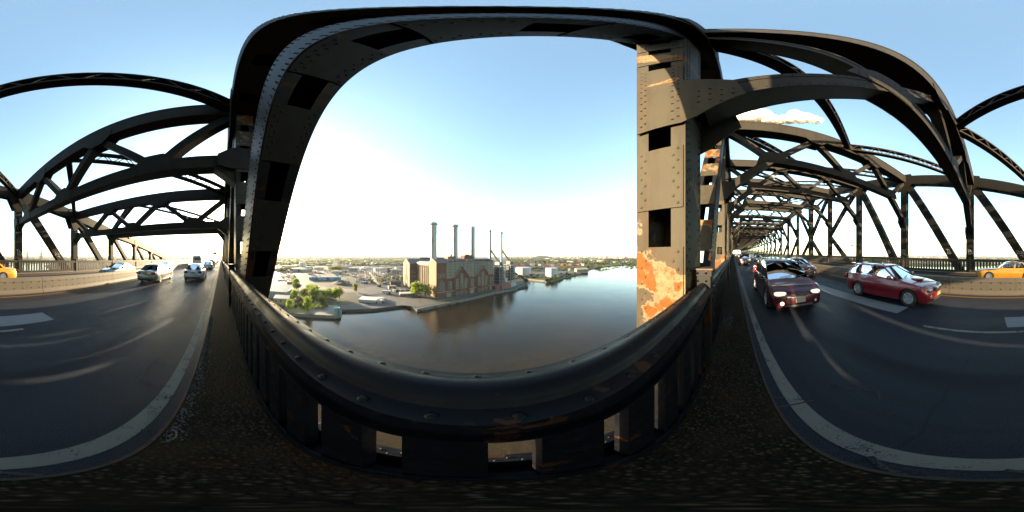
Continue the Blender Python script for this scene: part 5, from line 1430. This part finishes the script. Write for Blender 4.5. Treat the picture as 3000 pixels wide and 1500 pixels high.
    def screen(s, bow, nm):
        g_ = MB(); rows = []; fr_ = MB()
        for v in vv:
            p = Vector(gpnt(s, v, 1)); rows.append([(p.x+bow*(1-(1-2*j/NC)**2)*(1-v*.5), p.y*(1-2*j/NC), p.z+(.055*(1-(1-2*j/NC)**4) if v == 1 else .03*v*(1-(1-2*j/NC)**2))) for j in range(NC+1)])
        if s > .5: rows = [r_[::-1] for r_ in rows]
        g_.grid(rows[:-1]); g_.build(nm, M_glass, t, 180); body.grid(rows[-2:])
    screen(0., .07, 'windshield'); screen(1., -.06, 'rear_window')
    bo = body.build('body', paint_m, t, 38)
    # dark underside and wheel wells
    mb = MB(); mb.box(-hl+.25, hl-.3, -W/2+.20, W/2-.20, .19, .42); 
    for a in ax: mb.box(a-ra-.03, a+ra+.03, -W/2+.16, W/2-.16, .30, wr+ra+.0)
    mb.build('chassis', M_plastic, t)
    # wheels
    tm, rmesh = wheel_meshes(wr, S.get('ww', .205), S.get('spokes', 5))
    for a in ax:
        for sg in (1, -1):
            wo = put('wheel', tm, t); wo.location = (a, sg*(W/2-.115), wr); wo.rotation_euler = (0, .4*a, 0 if sg > 0 else pi)
            ro = put('rim', rmesh, wo)
    # details
    fx = hl; zh = S['hz']
    def spot(nm, m, px_, py_, pz, rx_, ry_, rz__, e=.7, parent=None, n=14):
        b = MB(); b.ellipsoid((px_, py_, pz), (rx_, ry_, rz__), n, 8, e); return b.build(nm, m, parent or t, 180)
    for sg in (1, -1):
        hs = S['head']; spot('headlight', M_lamp_on if headlit else M_lamp, hs[0], sg*hs[1], zh, hs[2], hs[3], hs[4], hs[5])
        spot('turn_signal', M_amber, hs[0]-.10, sg*(hs[1]+hs[3]*.86), zh, .12, .06, hs[4]*.75, .7)
        ts = S['tail']; spot('taillight', M_red, ts[0], sg*ts[1], ts[2], ts[3], ts[4], ts[5], .5)
        fo = S.get('fog')
        if fo: spot('fog_lamp', M_lamp_fog if (headlit and sg < 0) else M_lamp, fo[0], sg*fo[1], fo[2], .05, fo[3], fo[3], 1.)
        mx = xa-.28; spot('mirror', S.get('mirror', paint_m), mx, sg*(W/2+.09), ztop(mx)+.09, .07, .11, .075, .75)
        b = MB(); b.box(mx-.03, mx+.03, min(sg*(W/2-.08), sg*(W/2+.05)), max(sg*(W/2-.08), sg*(W/2+.05)), ztop(mx)+.0, ztop(mx)+.05); b.build('mirror_arm', M_plastic, t)
        for hx in S.get('handles', ()):
            z = S['belt']-.13; yy = w_at(hx, z)+.006; b = MB(); b.box(hx-.11, hx+.11, min(sg*(yy-.02), sg*(yy+.016)), max(sg*(yy-.02), sg*(yy+.016)), z-.018, z+.018); b.build('door_handle', paint_m, t)
        for sx in S.get('seams', ()):
            b = MB(); pts_ = []
            for j in range(9):
                z = .27+(ztop(sx)-.05-.27)*j/8; yy = w_at(sx, z)+.0015; pts_.append(((sx-.006, sg*yy, z), (sx+.006, sg*yy, z)))
            b.grid([[p[0] for p in pts_], [p[1] for p in pts_]]); b.build('door_seam', M_plastic, t)
        if S.get('strip'):
            b = MB(); r0, r1 = [], []
            for i in range(20):
                xx = lerp(ax[1]+ra+.05, ax[0]-ra-.05, i/19); z = S['strip']; yy = w_at(xx, z)+.008; r0.append((xx, sg*yy, z-.03)); r1.append((xx, sg*yy, z+.03))
            b.grid([r0, r1]); b.build('side_moulding', paint_m, t)
    gx = hl-.02; g_ = S.get('grille')
    if g_:
        b = MB(); b.prism([(gx-.10, -g_[0], g_[1]), (gx-.10, g_[0], g_[1]), (gx-.10, g_[0]*.8, g_[2]), (gx-.10, -g_[0]*.8, g_[2])], (.125, 0, 0)); b.build('grille', M_plastic, t, fix=True)
        b = MB()
        for z in (g_[1]+.004, g_[2]-.004): b.box(gx-.02, gx+.04, -g_[0]*(.98 if z < g_[1]+.01 else .8), g_[0]*(.98 if z < g_[1]+.01 else .8), z-.014, z+.014)
        for sg in (1, -1): b.beam((gx+.01, sg*g_[0], g_[1]), (gx+.01, sg*g_[0]*.8, g_[2]), .05, .028)
        b.build('grille_frame', M_chrome if S.get('chrome', 1) else paint_m, t)
        b = MB(); zc = (g_[1]+g_[2])/2
        if S.get('badge') == 'h':
            b.box(gx+.028, gx+.045, -.05, -.03, zc-.05, zc+.05); b.box(gx+.028, gx+.045, .03, .05, zc-.05, zc+.05); b.box(gx+.028, gx+.045, -.03, .03, zc-.012, zc+.012)
        else: b.ellipsoid((gx+.03, 0, zc), (.015, .075, .04), 12, 6)
        b.build('badge', M_chrome, t)
    b = MB(); pz = S.get('pz', .47); b.box(hl-.01, hl+.022, -.155, .155, pz-.075, pz+.075); pf = b.build('license_plate', flat(plate), t)
    rpz = S.get('rpz', .75); b = MB(); b.box(-hl-S.get('rpo', .012), -hl+.03, -.155, .155, rpz-.075, rpz+.075); b.build('license_plate', flat((.55,.42,.12)), t)
    # bumper lower intake
    b = MB(); b.ellipsoid((hl-.06, 0, .29), (.085, W*.27, .055), 16, 6, .6); b.build('intake', M_plastic, t, 180)
    for nm, xx, e in (('rear_bumper_trim', -hl+.02, -1),):
        b = MB(); b.ellipsoid((xx+.04, 0, .33), (.09, W*.40, .06), 16, 6, .5); b.build(nm, M_plastic, t, 180)
    # wipers
    for sg in (.1, .62):
        p0 = Vector((xa-.02+.05, sg*W*.55-W*.25, ztop(xa)+.05)); b = MB(); b.beam(p0, p0+Vector((-.10, .48, .08)), .018, .018); b.build('wiper', M_plastic, t)
    if interior:
        b = MB(); b.box(xd+.15, xa-.25, -W/2+.14, W/2-.14, .42, .5); b.build('floor', M_plastic, t)
        b = MB(); b.box(xa-.62, xa-.12, -W/2+.12, W/2-.12, S['belt']-.28, S['belt']-.02); b.build('dashboard', M_plastic, t)
        xs_ = [xa-1.35] + ([xa-2.2] if xd < xa-2.0 else [])
        for xx in xs_:
            for sg in (1, -1):
                b = MB(); b.ellipsoid((xx, sg*.38, .46), (.27, .25, .12), 12, 6, .5); b.ellipsoid((xx-.26, sg*.38, .80), (.10, .24, .34), 12, 8, .6); b.ellipsoid((xx-.29, sg*.38, zr-.28), (.06, .13, .10), 10, 6, .6); b.build('seat', M_seat, t, 180)
        b = MB(); c_ = Vector((xa-.78, .38, S['belt']+.0)); b.tube([tuple(c_+Vector((.05*sin(a), .18*cos(a), .17*sin(a)))) for a in [2*pi*i/16 for i in range(17)]], .014, 6); b.build('steering_wheel', M_plastic, t)
    return t

sedan = dict(L=4.75, W=1.78, H=1.46, belt=.93, sill=.2, wr=.32, axles=(1.42, -1.32), gl=(.95, -1.72), roof=(.12, -1.18), roofw=1.18,
    top=[(-2.4,.62),(-2.34,.80),(-2.25,.92),(-1.75,.965),(-1.0,.95),(.95,.93),(1.6,.84),(2.1,.73),(2.28,.64),(2.38,.52)],
    win=[(.07,.48),(.53,.90)], hz=.64, head=(2.12,.60,.17,.19,.075,.7), tail=(-2.26,.64,.79,.08,.19,.085), fog=None, handles=(.0,-1.0), seams=(.95,-.10,-1.12), grille=(.34,.56,.67), pz=.45, rpz=.78)
compact = dict(sedan, L=4.45, W=1.70, axles=(1.30,-1.30), gl=(.85,-1.62), roof=(.02,-1.10), roofw=1.12, top=[(-2.3,.60),(-2.2,.80),(-2.1,.94),(-1.62,.97),(-1.0,.95),(.85,.93),(1.5,.84),(1.95,.74),(2.15,.64),(2.25,.5)], tail=(-2.12,.60,.80,.07,.15,.09), head=(1.98,.57,.16,.17,.075,.7))
wagon = dict(L=4.41, W=1.70, H=1.47, belt=.95, sill=.21, wr=.325, axles=(1.36,-1.165), gl=(.88,-2.02), roof=(.12,-1.72), roofw=1.16, ww=.215, spokes=5,
    top=[(-2.21,.70),(-2.15,.93),(-2.05,1.0),(-1.0,.97),(.88,.945),(1.5,.86),(1.95,.76),(2.12,.66),(2.21,.52)],
    win=[(.06,.36),(.40,.67),(.71,.93)], hz=.66, head=(2.00,.55,.17,.15,.125,1.), tail=(-2.12,.66,.86,.08,.13,.12), fog=(2.10,.50,.40,.10), handles=(.02,-.88), seams=(.82,-.12,-.98), grille=(.26,.60,.70), chrome=0, pz=.47, rpz=.62, strip=.50, roofdrop=(.05,.03))
imprezasedan = dict(wagon, gl=(.88,-1.62), roof=(.12,-1.10), roofw=1.14, top=[(-2.21,.62),(-2.15,.84),(-2.05,.96),(-1.6,.98),(-1.0,.965),(.88,.945),(1.5,.86),(1.95,.76),(2.12,.66),(2.21,.52)], win=[(.07,.47),(.52,.90)], roofdrop=(.05,.06))
van = dict(L=4.75, W=1.80, H=1.66, belt=.99, sill=.22, wr=.33, axles=(1.45,-1.38), gl=(1.35,-2.26), roof=(.42,-2.02), roofw=1.34, ww=.2, spokes=6,
    top=[(-2.375,.70),(-2.33,.96),(-2.25,1.04),(-1.0,1.01),(1.35,.985),(1.85,.88),(2.15,.775),(2.30,.68),(2.375,.54)],
    win=[(.05,.30),(.34,.63),(.67,.93)], hz=.655, head=(2.13,.575,.17,.20,.068,.65), tail=(-2.30,.74,1.0,.06,.10,.24), fog=(2.30,.55,.37,.062), handles=(.3,-.75), seams=(1.05,-.1,-1.15), grille=(.30,.60,.685), badge='h', pz=.47, rpz=.75, strip=.52, roofdrop=(.08,.04), mirror=M_plastic)
suv = dict(van, L=4.7, H=1.80, belt=1.10, sill=.36, wr=.38, axles=(1.42,-1.30), gl=(.85,-2.15), roof=(.35,-1.98), roofw=1.36, nose_bot=.36,
    top=[(-2.35,.80),(-2.3,1.1),(-2.2,1.14),(-1.0,1.12),(.85,1.10),(1.6,1.07),(2.1,1.02),(2.28,.92),(2.35,.66)], hz=.86, head=(2.22,.66,.14,.17,.10,.5), grille=(.42,.76,.95), fog=(2.28,.6,.55,.07), tail=(-2.28,.78,1.05,.05,.09,.2), badge=None, pz=.60, roofdrop=(.05,.03))
taxi_s = dict(sedan, L=5.35, W=1.95, H=1.47, wr=.335, axles=(1.62,-1.35), gl=(.95,-1.65), roof=(.25,-1.12), roofw=1.26,
    top=[(-2.68,.62),(-2.62,.84),(-2.5,.94),(-1.7,.985),(-1.0,.96),(.95,.94),(2.0,.87),(2.45,.80),(2.6,.70),(2.68,.54)], hz=.68, head=(2.48,.66,.14,.22,.08,.5), tail=(-2.58,.68,.80,.06,.22,.09), grille=(.36,.58,.72), strip=.52, seams=(.95,-.05,-1.1), handles=(.05,-.95))
bus_done = None
P_burg = carpaint('burgundy_paint', (.055,.005,.016), .3); P_red = carpaint('red_paint', (.18,.005,.012), .25); P_beige = carpaint('beige_paint', (.20,.175,.13), .15); P_silver = carpaint('silver_paint', (.32,.33,.34), .2)
P_navy = carpaint('navy_paint', (.006,.009,.02), .3); P_yellow = carpaint('taxi_paint', (.62,.25,.004), .0, .4); P_black = carpaint('black_paint', (.006,.006,.008), .2); P_white = carpaint('white_paint', (.42,.42,.41), 0); P_grey = carpaint('grey_paint', (.06,.065,.07), .5); P_dred = carpaint('dark_red_paint', (.07,.005,.010), .25)
M_plate = None
mv = car('minivan', 'burgundy minivan with lit headlights driving beside the near railing', 'minivan', 4.5+2.375, -1.97, 180, van, P_burg, headlit=True, plate=(.50,.52,.52))
wg = car('station_wagon', 'bright red station wagon with roof rails and hood scoop', 'car', 1.9+2.205, -5.87, 180, wagon, P_red, plate=(.55,.38,.10))
# roof rails and scoop of the wagon
for sg in (1, -1):
    b = MB(); b.tube([(-1.55, sg*.52, 1.47), (-1.4, sg*.53, 1.515), (-.1, sg*.53, 1.525), (.05, sg*.52, 1.46)], .016, 8); b.build('roof_rail', M_plastic, wg, 60)
b = MB(); b.ellipsoid((1.32, 0, .935), (.27, .24, .045), 14, 6, .7); b.build('hood_scoop', P_red, wg, 180)
b = MB(); b.box(1.50, 1.575, -.18, .18, .925, .955); b.build('scoop_mouth', M_plastic, wg)
b = MB(); b.box(-1.98, -1.72, -.52, .52, 1.445, 1.475); b.build('roof_spoiler', P_red, wg)
tx = car('taxi', 'yellow taxi driving in the far carriageway behind the barrier', 'taxi', -1.6, -13.45, 0, taxi_s, P_yellow)
b = MB(); b.prism([(-.42,-.30,1.50),(-.42,.30,1.50),(-.42,.22,1.62),(-.42,-.22,1.62)], (.22,0,0)); b.build('roof_sign', flat((.7,.6,.3)), tx, fix=True)
car('sedan', 'dark navy sedan in the far carriageway past the taxi', 'car', -13.85, -10.1, 0, sedan, P_navy)
car('sedan', 'pale beige sedan seen from behind next to the barrier', 'car', -11.0-2.37, -5.55, 180, sedan, P_beige)
car('sedan', 'silver compact sedan with red tail lamps beside the edge line', 'car', -13.2-2.22, -2.35, 180, compact, P_silver)
car('sedan', 'silver sedan following ahead of the compact silver one', 'car', -28.2-2.37, -2.4, 180, sedan, P_grey if False else P_silver)
car('suv', 'dark suv on the left hand viaduct ahead of the silver sedans', 'suv', -43, -2.5, 180, suv, P_black, interior=False)
car('sedan', 'white sedan in the far carriageway near the sloping chord', 'car', -29.5, -10.3, 0, sedan, P_white)
car('sedan', 'dark red sedan with round headlamps behind the red wagon', 'car', 11.4+2.2, -5.75, 180, imprezasedan, P_dred, plate=(.5,.42,.2))
car('sedan', 'grey sedan right behind the dark red one', 'car', 21.5, -5.5, 180, sedan, P_grey)
car('sedan', 'black sedan in the second lane behind the grey one', 'car', 35.5, -5.5, 180, sedan, P_black, headlit=True)
car('suv', 'burgundy suv with lit headlamps behind the minivan', 'suv', 24.8+2.35, -1.85, 180, suv, P_burg, headlit=True)
car('sedan', 'silver sedan behind the black one under the far frames', 'car', 48, -5.6, 180, sedan, P_silver, interior=False)
car('taxi', 'yellow taxi far back in the lane of the burgundy suv', 'taxi', 70, -2.0, 180, taxi_s, P_yellow, interior=False)
car('sedan', 'white car with lit headlamps far back by the near railing', 'car', 96, -1.9, 180, sedan, P_white, interior=False, headlit=True)
for i, (xx, yy, pm, sp, lb) in enumerate(((-56, -2.4, P_grey, sedan, 'grey'), (-67, -2.4, P_silver, sedan, 'silver'), (-80, -2.3, P_dred, sedan, 'dark red'), (-64, -5.6, P_white, sedan, 'white'), (-95, -2.4, P_black, suv, 'black'), (-92, -5.6, P_silver, sedan, 'silver'), (-112, -2.4, P_white, van, 'white'), (-128, -5.6, P_grey, sedan, 'grey'))):
    car('queued_car', lb+' vehicle in the queue far along the open viaduct', 'car', xx, yy, 180, sp, pm, 'queue on the viaduct', interior=False)
# minibus
t = thing('minibus', (-41, -5.7, rz(-41)), 'white minibus with yellow roof band seen from behind', 'bus', rz_=pi, ry=math.atan(G)); M_busw = carpaint('bus_paint', (.40,.41,.42), 0, .4)
b = MB(); b.prism([(-3,-1.05,.45),(-3,1.05,.45),(-3,1.05,1.9),(-3,.98,2.6),(-3,.8,2.75),(-3,-.8,2.75),(-3,-.98,2.6),(-3,-1.05,1.9)], (5.0,0,0)); b.build('body', M_busw, t, fix=True)
b = MB(); b.box(2.0, 3.1, -.95, .95, .45, 1.3); b.build('hood', M_busw, t)
b = MB(); b.box(-3.012, -2.99, -.8, .8, 1.62, 2.3); b.build('rear_window', M_pane, t)
b = MB(); b.box(-3.02, -3.002, -1.0, 1.0, 1.25, 1.45); b.build('band', flat((.6,.42,.03)), t)
for sg in (1, -1):
    b = MB(); b.box(-3.02, -3.0, min(sg*.82, sg*.98), max(sg*.82, sg*.98), .75, 1.05); b.build('taillight', M_red, t)
    b = MB(); b.box(-2.6, 1.8, min(sg*1.045, sg*1.06), max(sg*1.045, sg*1.06), 1.5, 2.25); b.build('side_window', M_pane, t)
    for xx in (-2.0, 2.0):
        wo = put('wheel', wheel_meshes(.38, .22, 5)[0], t); wo.location = (xx, sg*.92, .38)
# ------------------------------------------------------------------ drivers
M_skin = simple('skin', (.30,.17,.11), (.26,.14,.09), 8, .6, obj=True)
def driver(cx, cy, cz, hd_, label, shirt):
    # seated figure; pelvis at (cx,cy,cz), facing heading (180 = towards -X)
    f = -1 if hd_ == 180 else 1
    J = {'pel':(0,0,0,.15),'wai':(-.05,0,.18,.13),'che':(-.10,0,.40,.155),'nek':(-.11,0,.56,.06),'hd0':(-.09,0,.66,.085),'hd1':(-.08,0,.77,.10),'hd2':(-.09,0,.86,.07),
         'sl':(-.10,.19,.48,.075),'el':(.10,.25,.25,.052),'wl':(.34,.17,.36,.036),'hl':(.41,.15,.39,.04),'sr':(-.10,-.19,.48,.075),'er':(.10,-.25,.25,.052),'wr':(.34,-.17,.36,.036),'hr':(.41,-.15,.39,.04),
         'kl':(.42,.13,.10,.075),'fl':(.62,.13,-.24,.05),'kr':(.42,-.13,.10,.075),'fr':(.62,-.13,-.24,.05)}
    E = [('pel','wai'),('wai','che'),('che','nek'),('nek','hd0'),('hd0','hd1'),('hd1','hd2'),('che','sl'),('sl','el'),('el','wl'),('wl','hl'),('che','sr'),('sr','er'),('er','wr'),('wr','hr'),('pel','kl'),('kl','fl'),('pel','kr'),('kr','fr')]
    nm = list(J); me = bpy.data.meshes.new('person')
    me.from_pydata([(J[n][0]*f, J[n][1]*f, J[n][2]) for n in nm], [(nm.index(a), nm.index(b)) for a, b in E], [])
    me.materials.append(shirt); o = bpy.data.objects.new('person', me); col.objects.link(o); o.location = (cx, cy, cz); o.scale = (.88,)*3
    md = o.modifiers.new('skin', 'SKIN'); sv = me.skin_vertices[0].data if me.skin_vertices else None
    if sv is None:
        me.attributes.new if False else None
        bm = bmesh.new(); bm.from_mesh(me); bm.verts.layers.skin.verify(); bm.to_mesh(me); bm.free(); sv = me.skin_vertices[0].data
    for i, n in enumerate(nm): sv[i].radius = (J[n][3], J[n][3])
    sv[0].use_root = True; o.modifiers.new('smooth', 'SUBSURF').levels = 1; o.modifiers[-1].render_levels = 2; md.use_smooth_shade = True
    tag(o, label, 'person')
    b = MB(); b.ellipsoid((-.075*f, 0, .775), (.108, .088, .125), 14, 10); b.ellipsoid((.03*f, 0, .765), (.025, .016, .03), 8, 6)
    for sg in (1, -1): b.ellipsoid((-.07*f, sg*.088, .77), (.02, .012, .03), 8, 6)
    h = b.build('face', M_skin, None, 180); h.parent = o
    b = MB()
    for sg in (1, -1): b.ellipsoid((.018*f, sg*.035, .79), (.012, .014, .009), 8, 6)
    b.ellipsoid((.022*f, 0, .715), (.010, .026, .007), 8, 6); h2 = b.build('eyes_and_mouth', M_plastic, None, 180); h2.parent = o; tag(h2, kind='stuff')
    b = MB(); b.ellipsoid((-.095*f, 0, .82), (.110, .096, .105), 14, 10); h3 = b.build('hair', simple('dark_hair', (.02,.014,.010), rough=.7), None, 180); h3.parent = o
    for sg in (1, -1):
        b = MB(); b.ellipsoid((.43*f, sg*.15, .40), (.05, .04, .045), 10, 6)
        for i in range(4): b.tube([(.45*f, sg*(.12+.02*i), .425), (.485*f, sg*(.12+.02*i), .43), (.495*f, sg*(.12+.02*i), .40)], .0095, 6)
        b.tube([(.43*f, sg*.105, .40), (.47*f, sg*.10, .385)], .011, 6); h4 = b.build('hand', M_skin, None, 180); h4.parent = o
driver(6.875-(2.375-2.375)-(.0)-(1.35-1.35) - (1.35-1.30), -1.97-.38, rz(6.9)+.64, 180, 'driver in a dark jacket at the wheel of the burgundy minivan', simple('dark_jacket', (.03,.03,.04), rough=.9))
driver(4.105+.45, -5.87-.38, rz(4.2)+.52, 180, 'driver in a white shirt at the wheel of the red wagon', simple('white_shirt', (.5,.5,.5), rough=.9))
